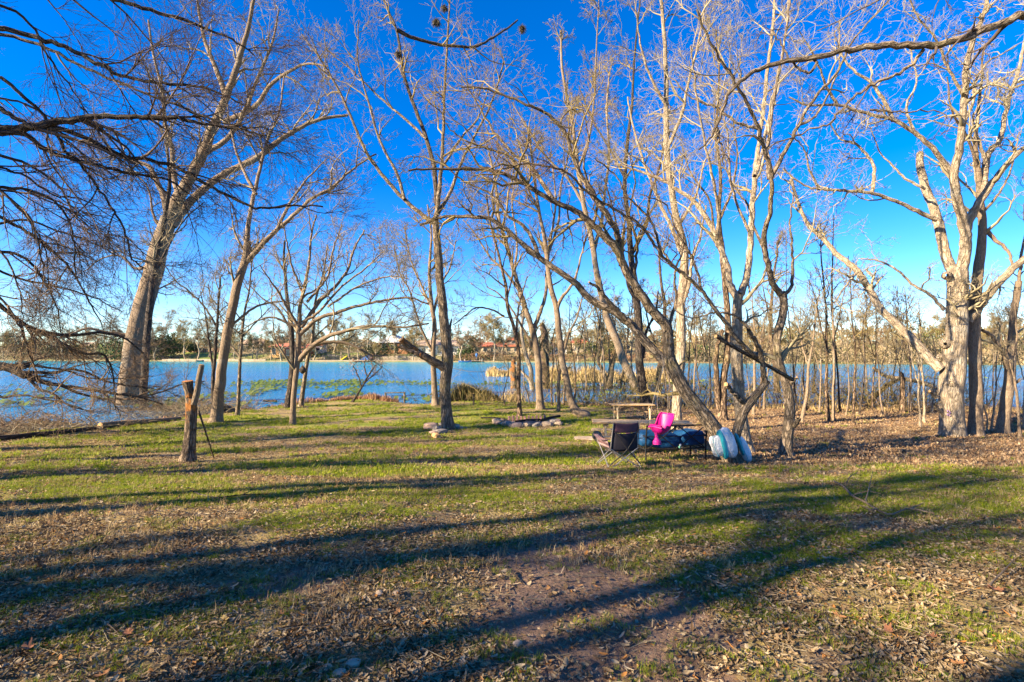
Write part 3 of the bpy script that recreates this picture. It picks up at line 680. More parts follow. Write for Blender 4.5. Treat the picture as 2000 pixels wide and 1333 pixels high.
tree('young_tree', 'small young tree with pale stem standing left of the curved trunk',
     [(1090, 804, 7), (1091, 770, 6), (1092, 735, 6), (1098, 700, 4), (1108, 660, 3)], [[(3, 2), (1092, 735), (1085, 700), (1082, 670)]], 'bark_smooth', 'twig_gold', seed=19, l1=.9, dens=2, k=(4, 3), levels=3, sides=8)
tree('stubby_tree', 'thick short forked trunk at the water between curved and slanting trunks',
     [(1187, 784, 18), (1189, 760, 15), (1192, 735, 13), (1196, 710, 10), (1205, 690, 7), (1210, 660, 4)],
     [[(9, 3), (1186, 750), (1178, 725), (1168, 705), (1172, 670), (1170, 630), (1160, 590)], [(5, 2), (1194, 730), (1190, 690), (1186, 650), (1180, 610)]],
     'bark_grey', 'twig_gold', seed=20, l1=1.4, dens=2, k=(5, 4, 3), sides=12)
tree('slanting_tree', 'bare trunk slanting up to the left from behind the far picnic table',
     [(1256, 793, 17), (1245, 765, 16), (1232, 735, 16), (1216, 700, 16), (1202, 660, 15), (1187, 625, 15), (1176, 580, 13), (1165, 530, 12), (1158, 480, 11), (1140, 400, 9), (1128, 320, 7), (1118, 240, 6), (1100, 150, 5), (1095, 60, 4)],
     [[(8, 3), (1160, 490), (1175, 430), (1182, 370), (1190, 300), (1185, 220), (1190, 140)], [(7, 2), (1140, 400), (1110, 350), (1070, 310), (1030, 250), (1000, 200)],
      [(6, 2), (1130, 330), (1150, 270), (1160, 200), (1165, 100), (1170, 0)]],
     'bark_smooth', 'twig_gold', seed=21, l1=2.0, dens=1.3, k=(5, 4, 3))
tree('dark_tree', 'tall thick dark trunk behind the far picnic table crossed by the slanting trunk',
     [(1262, 796, 21), (1256, 760, 18), (1250, 720, 16), (1248, 670, 16), (1246, 620, 15), (1240, 560, 14), (1232, 500, 12), (1228, 440, 10), (1220, 360, 8), (1225, 280, 7), (1235, 200, 5), (1240, 100, 4), (1250, 0, 3)],
     [[(8, 3), (1248, 600), (1228, 560), (1222, 520), (1210, 470), (1200, 420), (1180, 350)], [(9, 3), (1232, 500), (1262, 440), (1270, 380), (1290, 320), (1300, 250)],
      [(6, 2), (1222, 350), (1190, 290), (1160, 240), (1130, 170)], [(7, 3), (1256, 700), (1262, 650), (1280, 610), (1286, 570)]],
     'bark_dark', 'twig_gold', seed=22, l1=2.0, dens=1.1, k=(5, 4, 3))
tree('round_foot_tree', 'brown trunk by the water just right of the tall dark trunk',
     [(1285, 790, 13), (1286, 750, 11), (1290, 710, 10), (1296, 660, 8), (1298, 600, 7), (1290, 540, 5), (1285, 470, 4)],
     [[(6, 2), (1290, 700), (1275, 660), (1264, 620), (1260, 570)]], 'bark_brown', 'twig_gold', seed=23, l1=1.7, dens=1.5, k=(4, 4, 3), sides=10)
tree('pale_tree', 'straight pale sunlit trunk rising right behind the pink swing seat',
     [(1323, 848, 21), (1323, 790, 19), (1327, 730, 20), (1332, 680, 20), (1332, 630, 18), (1330, 590, 17), (1336, 540, 17), (1335, 480, 15), (1322, 430, 14), (1312, 378, 13), (1302, 294, 12), (1302, 200, 10), (1298, 100, 8), (1290, 0, 6)],
     [[(10, 3), (1330, 600), (1345, 560), (1352, 510), (1368, 460), (1380, 400)], [(9, 3), (1333, 500), (1310, 440), (1290, 400), (1262, 330), (1240, 260), (1225, 190)],
      [(8, 3), (1302, 294), (1330, 230), (1345, 160), (1365, 80), (1380, 0)], [(7, 2), (1302, 210), (1270, 150), (1250, 80), (1240, 0)],
      [(7, 2), (1326, 440), (1360, 380), (1375, 320), (1400, 260)], [(6, 2), (1334, 540), (1300, 500), (1275, 460), (1240, 440)]],
     'bark_pale', 'twig_pale', seed=24, l1=2.0, dens=1.4, k=(5, 4, 3))
# swing tree: big leaning trunk
swing_tree = tree('swing_tree', 'big rough leaning trunk with the pink swing hanging from it',
     [(1428, 903, 36), (1418, 880, 32), (1403, 853, 31), (1388, 831, 30), (1372, 809, 29), (1355, 788, 28), (1340, 768, 27), (1326, 742, 26), (1312, 714, 27), (1306, 696, 26)],
     [[(20, 5), (1303, 712), (1274, 683), (1237, 639), (1195, 607), (1158, 588), (1122, 553), (1090, 530), (1054, 504), (999, 458), (957, 428), (915, 424), (869, 424), (820, 440), {'dd': 1.5}],
      [(24, 4), (1306, 700), (1303, 642), (1274, 607), (1249, 572), (1220, 525), (1202, 487), (1159, 441), (1120, 410), (1083, 395), (1020, 357), (957, 332), (880, 330), (800, 332), {'dd': -1.5}],
      [(14, 3), (1215, 520), (1205, 454), (1178, 410), (1150, 370), (1120, 310), (1104, 260), (1070, 225), (1041, 210), (957, 176), (900, 170), {'dd': -1.0}],
      [(12, 4), (1222, 625), (1190, 590), (1170, 565), (1150, 552), {'bare': 1, 'dd': -.3, 'cap': 1}],
      [(9, 2), (1083, 395), (1040, 330), (1000, 300), (960, 250), (930, 200), (900, 150), {'dd': .5}],
      [(9, 2), (1054, 504), (1030, 450), (990, 420), (960, 380), (900, 350), (850, 300), {'dd': .5}],
      [(8, 2), (1260, 590), (1240, 540), (1245, 480), (1230, 420), (1240, 350), (1220, 280)],
      [(8, 2), (1303, 642), (1320, 590), (1318, 540), (1335, 480), (1330, 420)],
      [(7, 2), (1159, 441), (1165, 390), (1140, 330), (1150, 270), (1135, 200)],
      [(6, 2), (1020, 357), (1000, 310), (950, 290), (900, 270), (860, 230)]],
     'bark_grey', 'twig_gold', seed=25, l1=1.4, dens=2.2, k=(5, 4, 3), ang=(30, 75), d=11.3, lump=.14, flare=1.15, up=.02, wig=.36)
tree('stub_armed_tree', 'crooked trunk with knobbly sawn fork holding the white and teal float',
     [(1438, 912, 34), (1433, 885, 24), (1434, 865, 20), (1441, 835, 19), (1452, 805, 19), (1468, 782, 18), (1487, 758, 15), (1498, 744, 15)],
     [[(12, 9), (1455, 790), (1440, 775), (1425, 760), (1418, 750), {'bare': 1, 'cap': 1, 'dd': -.3}],
      [(13, 9), (1494, 748), (1490, 720), (1486, 690), (1476, 668), (1462, 645), {'bare': 1}],
      [(11, 3), (1482, 690), (1473, 695), (1445, 668), (1420, 636), (1397, 604), (1372, 569), (1334, 535), (1293, 500), (1250, 440), (1188, 403), (1140, 370), (1104, 336), (1040, 320), (980, 330), {'dd': -2.0}],
      [(8, 2), (1480, 680), (1460, 640), (1440, 620), (1415, 612), (1390, 612), (1350, 622), (1320, 608), {'dd': -.6}],
      [(6, 2), (1372, 569), (1350, 500), (1320, 450), (1300, 400), (1250, 380), {'dd': -.5}],
      [(6, 2), (1293, 500), (1270, 430), (1230, 390), (1200, 340), (1160, 310), {'d0': 10.0, 'dd': -.7}]],
     'bark_grey', 'twig_red', seed=26, l1=1.2, dens=1.9, k=(4, 4, 3), d=11.0, lump=.16, flare=1.1, trunk_seed=False, ang=(30, 70), wig=.34)
# long dead stick lodged between the two trees is its own thing (see below)
tree('twin_trunk_tree', 'brown twin stemmed tree standing just left of the tall grey trunk behind the swing tree',
     [(1411, 822, 21), (1413, 790, 17), (1414, 740, 14), (1421, 690, 14), (1421, 630, 13), (1417, 560, 12), (1412, 500, 11), (1405, 430, 9), (1408, 350, 7), (1400, 260, 6), (1405, 160, 4), (1400, 60, 3)],
     [[(13, 8), (1408, 815), (1402, 780), (1400, 740), (1398, 700), (1403, 670), (1412, 645), {'dd': -.2, 'bare': 1}], [(7, 2), (1412, 500), (1395, 450), (1385, 390), (1350, 340), (1330, 280)], [(7, 2), (1405, 430), (1430, 370), (1440, 300), (1430, 230)]],
     'bark_brown', 'twig_gold', seed=27, l1=2.0, dens=1.4, k=(5, 4, 3))
tree('tall_grey_tree', 'tall grey forked trunk standing between the swing tree and the knobbed tree',
     [(1457, 885, 29), (1452, 840, 25), (1446, 790, 23), (1441, 740, 23), (1439, 690, 24), (1440, 640, 22), (1440, 600, 20), (1441, 575, 21)],
     [[(16, 4), (1438, 580), (1426, 555), (1418, 515), (1400, 470), (1385, 435), (1363, 403), (1345, 385), (1321, 370), (1290, 350), (1250, 335), (1200, 320)],
      [(17, 5), (1444, 578), (1455, 555), (1462, 520), (1466, 462), (1470, 400), (1474, 340), (1480, 294), (1490, 220), (1500, 130), (1510, 40), (1515, -40)],
      [(9, 3), (1474, 345), (1490, 290), (1502, 230), (1518, 160), (1535, 63), (1541, -20)],
      [(8, 3), (1400, 470), (1402, 410), (1390, 340), (1375, 270), (1360, 180), (1350, 90)],
      [(7, 2), (1466, 462), (1440, 400), (1425, 340), (1420, 260), (1400, 180)]],
     'bark_pale', 'twig_pale', seed=28, l1=1.9, dens=1.5, k=(5, 4, 3))
tree('knobbed_tree', 'rough twisting trunk with a round knob low on its right side standing in the grass',
     [(1537, 891, 25), (1538, 850, 22), (1540, 800, 21), (1536, 760, 20), (1527, 725, 18), (1518, 690, 16), (1518, 655, 17), (1528, 620, 17), (1531, 590, 17), (1527, 572, 18)],
     [[(14, 4), (1524, 575), (1506, 545), (1497, 504), (1491, 462), (1500, 430), (1506, 400), (1506, 336), (1492, 290), (1481, 252), (1460, 205), (1439, 168), (1410, 120), (1384, 76), (1360, 20)],
      [(10, 3), (1506, 345), (1535, 294), (1560, 244), (1590, 193), (1636, 139), (1661, 88), (1700, 40), (1745, -10)],
      [(9, 3), (1502, 350), (1500, 273), (1518, 160), (1530, 100), (1541, 20), (1545, -40)],
      [(9, 3), (1530, 577), (1546, 560), (1548, 520), (1545, 470), (1543, 430), (1550, 380)],
      [(12, 5), (1540, 752), (1548, 745), (1556, 738), {'bare': 1, 'cap': 1, 'dd': -.2}],
      [(11, 10), (1546, 835), (1554, 828), (1559, 818), {'bare': 1, 'dd': -.3}],
      [(7, 2), (1497, 500), (1475, 450), (1460, 400), (1425, 350), (1410, 290)], [(7, 2), (1481, 252), (1440, 240), (1400, 210), (1350, 190), (1310, 150)],
      [(7, 2), (1560, 244), (1590, 230), (1620, 180), (1640, 120), (1630, 60)]],
     'bark_grey', 'twig_pale', seed=29, l1=1.6, dens=2.0, k=(5, 4, 3), lump=.16)
tree('red_brown_tree', 'red brown trunk at the water behind the knobbed tree',
     [(1521, 794, 15), (1518, 760, 14), (1514, 720, 11), (1506, 660, 9), (1506, 600, 7), (1512, 540, 5), (1520, 470, 4)], [[(5, 2), (1508, 650), (1500, 610), (1490, 560)]],
     'bark_brown', 'twig_gold', seed=30, l1=1.6, dens=1.6, k=(4, 4, 3), sides=10)
# the big right tree
tree('big_pecan_tree', 'massive pale tree with cut knots and a purple paint mark',
     [(1860, 852, 56), (1858, 815, 52), (1856, 780, 52), (1858, 740, 54), (1862, 700, 50), (1866, 660, 46), (1868, 620, 45), (1870, 580, 44), (1872, 545, 46), (1873, 525, 42)],
     [[(26, 15), (1864, 535), (1846, 496), (1829, 420), (1808, 370), (1798, 330), (1796, 300), {'bare': 1, 'cap': 1}],
      [(28, 8), (1878, 530), (1886, 480), (1880, 430), (1870, 390), (1863, 344), (1872, 300), (1877, 260), (1884, 189), (1888, 126), (1901, 76), (1920, 30), (1940, -40)],
      [(14, 3), (1862, 345), (1825, 294), (1787, 260), (1745, 235), (1699, 223), (1636, 206), (1577, 206), (1540, 190)],
      [(24, 8), (1884, 480), (1892, 433), (1918, 387), (1939, 357), (1972, 315), (2005, 285), (2050, 240), (2120, 200)],
      [(18, 6), (1920, 385), (1926, 315), (1938, 290), (1955, 269), (1972, 189), (1989, 139), (2005, 60), (2015, -30)],
      [(12, 3), (1829, 430), (1790, 412), (1762, 399), (1703, 378), (1636, 372), (1600, 370), (1569, 361), (1530, 330)],
      [(9, 3), (1703, 378), (1707, 328), (1690, 300), (1670, 281), (1640, 270), (1620, 240)],
      [(24, 6), (1838, 722), (1809, 695), (1783, 664), (1758, 639), (1720, 604), (1702, 572), (1676, 531), (1655, 512), (1635, 498), (1611, 470), (1581, 441), (1560, 400), (1545, 350)],
      [(22, 16), (1890, 628), (1912, 600), (1935, 570), (1957, 547), (2000, 506), (2060, 460), (2120, 410), {'dd': -1.0}],
      [(9, 3), (1845, 606), (1815, 575), (1783, 557), (1752, 528), (1715, 510), (1680, 505)],
      [(10, 3), (1745, 237), (1728, 200), (1700, 160), (1670, 140), (1640, 100), (1640, 40)],
      [(9, 3), (1877, 255), (1900, 200), (1905, 160), (1930, 120), (1950, 110), (1985, 90)],
      [(9, 3), (1926, 320), (1910, 270), (1900, 230), (1925, 180), (1930, 140)], [(8, 3), (1884, 190), (1850, 130), (1830, 80), (1790, 30), (1770, -20)],
      [(10, 7), (1830, 778), (1822, 768), (1816, 764), {'bare': 1, 'dd': -.2, 'cap': 1}], [(9, 7), (1846, 812), (1830, 798), (1826, 790), {'bare': 1, 'dd': -.2}],
      [(7, 2), (1808, 370), (1770, 350), (1740, 320), (1720, 300), (1700, 250)], [(7, 2), (1787, 260), (1770, 210), (1790, 160), (1780, 100), (1800, 50)],
      [(6, 2), (1676, 531), (1650, 560), (1630, 590), (1600, 600)], [(7, 2), (1636, 206), (1610, 160), (1590, 110), (1560, 60)],
      [(6, 2), (1600, 368), (1580, 330), (1570, 290), (1540, 260)]],
     'bark_pale', 'twig_pale', seed=31, l1=1.5, dens=1.9, k=(5, 4, 2), sides=40, lump=.07, flare=1.08, wig=.42, ang=(35, 80))
big = TREES[-1]
tree('shaded_tree', 'straight shaded trunk standing directly behind the massive right tree',
     [(1905, 851, 32), (1905, 780, 29), (1904, 700, 28), (1904, 620, 26), (1908, 560, 24), (1914, 500, 22), (1918, 440, 18), (1912, 360, 14), (1905, 280, 10), (1915, 200, 7), (1920, 100, 4)],
     [[(12, 6), (1925, 450), (1945, 470), (1968, 490), (1978, 520), {'bare': 1}], [(8, 3), (1915, 420), (1950, 380), (1975, 330), (1990, 260)], [(8, 3), (1908, 330), (1890, 270), (1860, 220), (1850, 150)]],
     'bark_smooth', 'twig_pale', seed=32, l1=2.0, dens=1.4, k=(5, 4, 3))
tree('right_edge_tree', 'leaning forked trunk near the right edge with its left arm reaching out',
     [(1959, 848, 30), (1962, 810, 26), (1968, 770, 25), (1973, 730, 25), (1975, 700, 23), (1976, 670, 17), (1982, 620, 15), (1987, 580, 16), (1990, 550, 14)],
     [[(14, 7), (1968, 720), (1962, 695), (1948, 672), (1935, 655), (1918, 645), {'dd': -.4}], [(7, 6), (1984, 748), (1992, 742), {'bare': 1}], [(9, 3), (1990, 560), (1995, 500), (2005, 440), (2000, 380)]],
     'bark_smooth', 'twig_pale', seed=33, l1=1.5, dens=1.6, k=(4, 4, 3), lump=.14)
# saplings along the right bank
SAP = [(1100, 790, 640, 4, 4), (1121, 792, 590, 4, -6), (1140, 788, 640, 5, 3), (1160, 790, 580, 4, 8), (1172, 788, 620, 3, -4), (1213, 790, 600, 6, 4), (1221, 788, 650, 4, -8), (1233, 792, 560, 4, 6),
       (1300, 797, 600, 4, 6), (1309, 799, 640, 3, -3), (1345, 800, 560, 5, 8), (1358, 800, 520, 4, 6), (1371, 798, 610, 4, -10), (1384, 800, 560, 4, 7),
       (1472, 812, 560, 7, -8), (1482, 806, 600, 4, 10), (1493, 800, 620, 4, 2), (1556, 806, 470, 4, -12), (1566, 824, 560, 8, 26), (1577, 804, 640, 5, -4), (1588, 797, 690, 8, 5), (1601, 806, 620, 4, 3),
       (1618, 824, 440, 8, -14), (1629, 822, 420, 7, 2), (1641, 806, 560, 5, -10), (1652, 812, 600, 3, 8), (1667, 830, 500, 6, -6), (1679, 812, 560, 4, 4), (1693, 800, 640, 5, -9), (1704, 806, 540, 4, 6),
       (1722, 812, 610, 4, -8), (1742, 800, 560, 4, 3), (1776, 806, 560, 6, -6), (1797, 836, 640, 6, -16), (1806, 826, 590, 6, -14), (1819, 806, 650, 5, -7), (1936, 842, 620, 5, 4), (1944, 812, 600, 4, -5),
       (1927, 846, 700, 4, -6), (1991, 856, 560, 8, -6), (1998, 838, 600, 5, 4), (985, 792, 700, 3, 3), (1035, 790, 690, 3, -5), (1078, 792, 650, 4, 4), (1182, 790, 560, 4, -6), (1548, 800, 600, 4, 4), (1465, 802, 640, 3, -6), (1758, 802, 590, 3, 5)]
SIDE = [('the forked tree behind the fire pit', 1056), ('the curved tree', 1120), ('the stubby forked trunk', 1187), ('the tall dark trunk', 1262), ('the pale straight trunk', 1323), ('the twin stemmed tree', 1405),
        ('the tall grey forked trunk', 1455), ('the knobbed tree', 1537), ('the upright snag in the shallows', 1762), ('the massive right tree', 1860), ('the right edge tree', 1965), ('the broken reddish trunk', 1003)]
seen_lab = {}
for i, (px, py, top, wd, ln) in enumerate(SAP):
    nm, ax = min(SIDE, key=lambda s: abs(s[1] - px)); rel = 'left' if px < ax else 'right'
    rank = sum(1 for q in SAP if min(SIDE, key=lambda s: abs(s[1] - q[0]))[1] == ax and (q[0] < ax) == (px < ax) and abs(q[0] - ax) < abs(px - ax))
    o_ = ['first', 'second', 'third', 'fourth', 'fifth', 'sixth', 'seventh', 'eighth', 'ninth'][rank]
    h = py - top; lb = f"thin bare sapling, {o_} {rel} of {nm}"
    pts = [(px, py, wd)]; rr_ = np.random.default_rng(200 + i); xx = px
    for q in range(1, 6):
        xx += ln / 4 + rr_.normal() * 2.6; pts.append((xx, py - h * q / 5, wd * (1 - .75 * q / 5)))
    limbs = []
    if h > 170:
        b = pts[2]; s_ = rr_.choice([-1, 1]); limbs = [[(wd * .55, 1.2), (b[0], b[1]), (b[0] + s_ * 12, b[1] - 40), (b[0] + s_ * 20, b[1] - 85), (b[0] + s_ * 34, b[1] - 125)]]
    tree('bare_sapling', lb, pts, limbs, ('bark_smooth', 'bark_brown', 'bark_dark')[[0, 1, 0, 2, 0, 1, 2][i % 7]] if px < 1790 or px > 1830 and i % 2 else 'bark_pale', ('twig_gold', 'twig_grey')[i % 2],
         seed=300 + i, l1=1.25, dens=2.6, k=(5, 3), levels=3, sides=7, flare=1.25, lump=.1, group='thin saplings along the lake bank')
tree('upright_snag', 'short broken upright snag at the water edge beside driftwood', [(1762, 806, 11), (1763, 780, 9), (1763, 750, 9), (1761, 732, 7), (1756, 727, 4)], [], 'bark_brown', seed=61, crown=False, sides=10)
# trees beyond the left frame edge: overhanging limbs and long shadows
def over(name, label, base, trunk, limbs, **kw): return tree(name, label, trunk, limbs, d=base, **kw)
over('overhanging_tree', 'dark bare tree whose long limbs reach across the upper left sky', 7.6,
     [(-190, 1000, 70), (-185, 800, 60), (-175, 600, 56), (-165, 420, 50), (-160, 330, 46), (-150, 200, 36), (-150, 50, 26), (-170, -100, 18), (-180, -300, 8)],
     [[(30, 3), (-160, 300), (-80, 270), (0, 256), (71, 248), (101, 239), (147, 235), (197, 227), (252, 229), (336, 229), (378, 239), (462, 252), (520, 265), {'dd': .8}],
      [(22, 8), (-150, 130), (-60, 170), (0, 212), (25, 227), (63, 250), {'dd': .1, 'bare': 1}],
      [(16, 3), (-60, 265), (38, 260), (84, 290), (143, 311), (210, 328), (252, 340), (328, 351), (370, 380), {'dd': 1.2}],
      [(14, 3), (63, 248), (113, 252), (168, 269), (231, 302), (336, 323), (420, 370), (504, 407), (560, 402), (630, 403), {'dd': 1.3, 'd0': 7.8}],
      [(18, 3), (-155, 60), (-80, 50), (0, 55), (63, 71), (126, 92), (202, 130), (235, 147), (315, 164), (378, 168), (433, 185), (480, 210), {'dd': 1.0}],
      [(12, 3), (-150, 100), (-60, 70), (0, 66), (80, 90), (168, 134), (252, 168), (336, 202), (420, 236), (480, 250), {'dd': .3}],
      [(16, 3), (-150, -80), (0, -60), (120, -20), (227, 0), (294, 21), (357, 38), (399, 55), (445, 74), (500, 110), {'dd': 1.2}],
      [(11, 3), (-150, 60), (0, 151), (50, 193), (88, 231), (130, 300), (151, 311), (189, 365), (227, 420), (248, 462), (256, 504), (286, 525), {'dd': 1.5}],
      [(12, 3), (-160, 400), (-60, 360), (0, 365), (63, 374), (113, 399), (143, 454), (147, 546), {'dd': 1.3}],
      [(9, 2), (-150, 330), (-50, 320), (40, 340), (100, 380), (160, 390), (230, 430), {'dd': 2.2}],
      [(10, 2), (-150, 0), (0, 10), (60, 50), (100, 120), (160, 200), (200, 300), {'dd': 1.8}]],
     mat='bark_dark', tw='twig_dark', seed=41, l1=1.5, dens=3.2, k=(6, 5, 3), sides=16, up=.02, wig=.17, ang=(18, 48), fine=.8)
over('cypress_tree', 'red brown bare cypress with fine drooping twigs hanging along the left edge', 13.0,
     [(-130, 860, 60), (-120, 700, 50), (-110, 560, 44), (-100, 430, 38), (-100, 300, 30), (-105, 150, 20), (-110, 0, 10)],
     [[(16, 3), (-110, 520), (-40, 560), (0, 597), (60, 640), (130, 655), (200, 650), (245, 662), (280, 690), {'dd': 2.0}],
      [(11, 2), (60, 640), (110, 665), (160, 690), (205, 695), (222, 745), (226, 800), {'dd': 1.0, 'd0': 14.4}],
      [(13, 2), (-105, 400), (-30, 410), (30, 440), (90, 480), (140, 530), (180, 600), (200, 640), {'dd': 2.0}],
      [(12, 2), (-105, 300), (-20, 300), (50, 320), (110, 360), (150, 420), (200, 470), {'dd': 2.5}],
      [(12, 2), (-105, 480), (-20, 490), (40, 500), (80, 540), (110, 600), (120, 660), {'dd': 1.5}],
      [(12, 2), (-110, 350), (-40, 350), (10, 380), (60, 430), (80, 500), (90, 560), {'dd': .5}],
      [(10, 2), (-110, 250), (-30, 240), (40, 260), (90, 290), (170, 310), (230, 350), {'dd': 3}],
      [(9, 2), (-110, 560), (-20, 570), (30, 620), (60, 700), (80, 760), {'dd': .5}],
      [(9, 2), (-105, 200), (-30, 190), (40, 200), (100, 230), (160, 250), {'dd': 2}], [(9, 2), (-105, 430), (-30, 440), (50, 430), (110, 450), (170, 470), (230, 500), {'dd': 3}],
      [(9, 2), (-105, 330), (-30, 350), (30, 400), (70, 450), (90, 500), (95, 560), {'dd': 1}], [(9, 2), (-105, 380), (-30, 370), (60, 380), (130, 400), (190, 430), {'dd': 3}],
      [(9, 2), (-105, 520), (-30, 520), (40, 545), (110, 560), (180, 580), (240, 610), {'dd': 2.5}], [(8, 2), (-105, 460), (-20, 470), (20, 520), (40, 580), (45, 640), {'dd': 0}]],
     mat='bark_dark', tw='twig_red', seed=42, l1=1.35, dens=3.7, k=(6, 5, 2), up=-.06, wig=.16, ang=(25, 60), fine=.9)
over('fallen_tree', 'fallen bare tree lying out over the water with long dark limbs at the left', 16.5,
     [(-90, 850, 40), (-60, 780, 34), (-20, 730, 28), (0, 716, 24), (25, 722, 20), (50, 735, 17)],
     [[(13, 3), (48, 733), (80, 745), (110, 752), (150, 758), (190, 764), (230, 770), (270, 776), (320, 790), {'dd': 2}],
      [(10, 3), (40, 728), (75, 728), (105, 728), (140, 722), (165, 726), (200, 742), (240, 752), (300, 760), {'dd': 2.5}],
      [(9, 3), (55, 738), (75, 760), (100, 768), (130, 790), (160, 800), {'dd': 0}],
      [(8, 2), (20, 722), (60, 714), (90, 718), (130, 724), (170, 738), (230, 740), (300, 735), {'dd': 3}],
      [(9, 2), (-30, 740), (0, 775), (40, 772), (80, 778), (130, 790), (180, 805), {'dd': -.5}],
      [(7, 2), (120, 754), (160, 770), (220, 780), (300, 770), (360, 750), (400, 745), {'dd': 2, 'd0': 18}]],
     mat='bark_dark', tw='twig_red', seed=43, l1=1.5, dens=3.2, k=(6, 5), levels=3, up=.05, wig=.2, ang=(20, 60), flare=1.0, fine=.9)
over('overhead_tree', 'dark tree whose thick bent limb crosses the upper right sky', 6.6,
     [(2280, 1030, 70), (2270, 800, 60), (2260, 500, 54), (2240, 200, 46), (2200, -50, 36), (2210, -250, 22), (2200, -500, 8)],
     [[(26, 3), (2230, 60), (2120, 10), (2000, 29), (1930, 55), (1880, 76), (1825, 88), (1720, 90), (1657, 97), (1594, 111), (1531, 122), (1468, 143), (1426, 180), (1400, 244), (1385, 270), (1367, 294), {'dd': .5}],
      [(9, 3), (1804, 97), (1780, 125), (1754, 147), (1699, 168), (1645, 210), (1620, 240), (1560, 262), (1500, 290), {'d0': 6.8, 'dd': .5}],
      [(6, 2), (1402, 240), (1404, 270), (1412, 300), (1410, 325), {'d0': 7.1, 'dd': 0}],
      [(7, 3), (1594, 111), (1586, 140), (1560, 135), (1530, 95), (1510, 60), {'d0': 6.9, 'dd': .1}],
      [(5, 1.5), (1699, 215), (1750, 218), (1830, 218), (1860, 230), (1910, 225), {'d0': 6.9, 'dd': -.3}],
      [(10, 2), (2200, -60), (2050, -80), (1900, -40), (1780, -30), (1700, 10), (1600, 60), {'dd': .5}]],
     mat='bark_grey', tw='twig_dark', seed=44, l1=.6, dens=1.0, k=(4, 3), levels=3, sides=18, up=-.15, wig=.35, trunk_seed=False)
# grove beyond the left edge and behind the camera: real trees that throw the long shadows
GROVE = [(-11, -1.2, 12, .22), (-15.5, 0.6, 13, .26), (-13.0, -4.5, 12, .28), (-19, -3.0, 14, .30), (-24, -6.5, 14, .36), (-28, 0, 14, .30), (-9.0, -5.8, 11, .22), (-20.5, -10, 13, .34), (-31, -9, 14, .40), (-34, -2, 13, .36), (-17, -7.6, 13, .30), (-25, -2.2, 14, .36), (-12, -7.2, 12, .26), (-22, 2.8, 13, .22), (-12.6, -2.9, 12, .22), (-15.8, -5.6, 13, .30), (-18.5, -4.6, 13, .28), (-21.5, -5.0, 14, .34), (-27.5, -7.6, 14, .40)]
GROVE += [(-12.6, 3.0, 11, .13), (-14.5, 5.6, 12, .14), (-17.5, 8.2, 12, .15), (-20.5, 10.6, 12, .14), (-23, 7.0, 12, .16), (-26, 5.0, 13, .18), (-24, 13.0, 12, .15), (-19, 3.4, 12, .14), (-14.0, 1.6, 12, .15), (-30, 10, 13, .2)]
GROVE = [(x, y, h, rd * .8 if rd > .19 else rd) for x, y, h, rd in GROVE]
GP_ = {}
for i, (x, y, h, rd) in enumerate(GROVE):
    key = ('thin', i % 2) if rd < .165 else ('thick', i % 4); lb = 'tall bare tree of the grove beyond the left edge of the view'
    if key not in GP_:
        GP_[key] = (auto_tree('grove_tree', lb, (x, y, G(x, y)), h, rd, 'bark_grey', 'twig_grey', seed=500 + i, nl=6, spread=.42, lf=.42, group='grove trees left of the view', dist=24, l1=2.2, dens=1.3 if rd > .17 else .5, k=(4, 3), levels=3, fine=1.0), rd)
    else: copy_thing(GP_[key][0], (x, y, G(x, y)), i * 1.7, (rd / GP_[key][1], rd / GP_[key][1], h / 12.5), lb)
# ================================================================== FAR SHORE
def farloc(px, off=2.0, d=None):
    u = (px - 1000) / 1000; ys = np.linspace(80, 620, 2700); f = ys - np.interp(u * ys, FX, FY)
    yy = float(ys[np.argmax(f > off)]); return (u * yy, yy, G(u * yy, yy))
# prototypes made low in triangles and shared
far_protos = []
for i, (h, sp, tw) in enumerate([(10, .5, 'twig_gold'), (9, .55, 'twig_grey'), (11, .42, 'twig_gold'), (8, .6, 'twig_red'), (12, .4, 'twig_grey'), (7, .62, 'twig_gold')]):
    far_protos.append(dict(h=h, sp=sp, tw=tw, i=i, o=None))
FT = []
rr_ = np.random.default_rng(77)
for k_ in range(128):
    px = -40 + 2080 * (k_ + rr_.random()) / 128
    off = rr_.choice([1.5, 5, 12, 20, 30], p=[.2, .25, .25, .2, .1])
    FT.append((px, off, rr_.uniform(.75, 1.25) * (1.0 if px < 1350 else .82)))
FT += [(965, 3, 1.25), (938, 4, 1.1), (568 + 40, 3, .9), (665, 3, .8), (680, 3, .8), (700, 3, .85), (806, 3, .9), (1490, 4, 1.1)]
LM = [(0, 'the left edge'), (230, 'the thick left tree'), (330, 'the big evergreen oak'), (420, 'the green lawn slope'), (560, 'the orange walled house'), (610, 'the low red roof'), (680, 'the yellow float'), (760, 'the gabled wood house'), (860, 'the tan roofed house'),
      (930, 'the blue parasol'), (985, 'the long red roofed house'), (1085, 'the white house'), (1140, 'the orange roofed hut'), (1270, 'the tall dark trunk'), (1400, 'the twin stemmed tree'), (1475, 'the round green bush'), (1540, 'the knobbed tree'), (1680, 'the driftwood branches'), (1765, 'the upright snag'), (1860, 'the massive right tree'), (1960, 'the right edge tree')]
SZ = lambda s: 'tall' if s > 1.08 else ('mid sized' if s > .88 else 'small')
ORD = ['first', 'second', 'third', 'fourth', 'fifth', 'sixth', 'seventh', 'eighth', 'ninth', 'tenth', 'eleventh', 'twelfth', 'thirteenth']
TONE = ['golden twigged', 'grey twigged', 'narrow golden', 'reddish round crowned', 'tall narrow grey', 'low spreading golden']
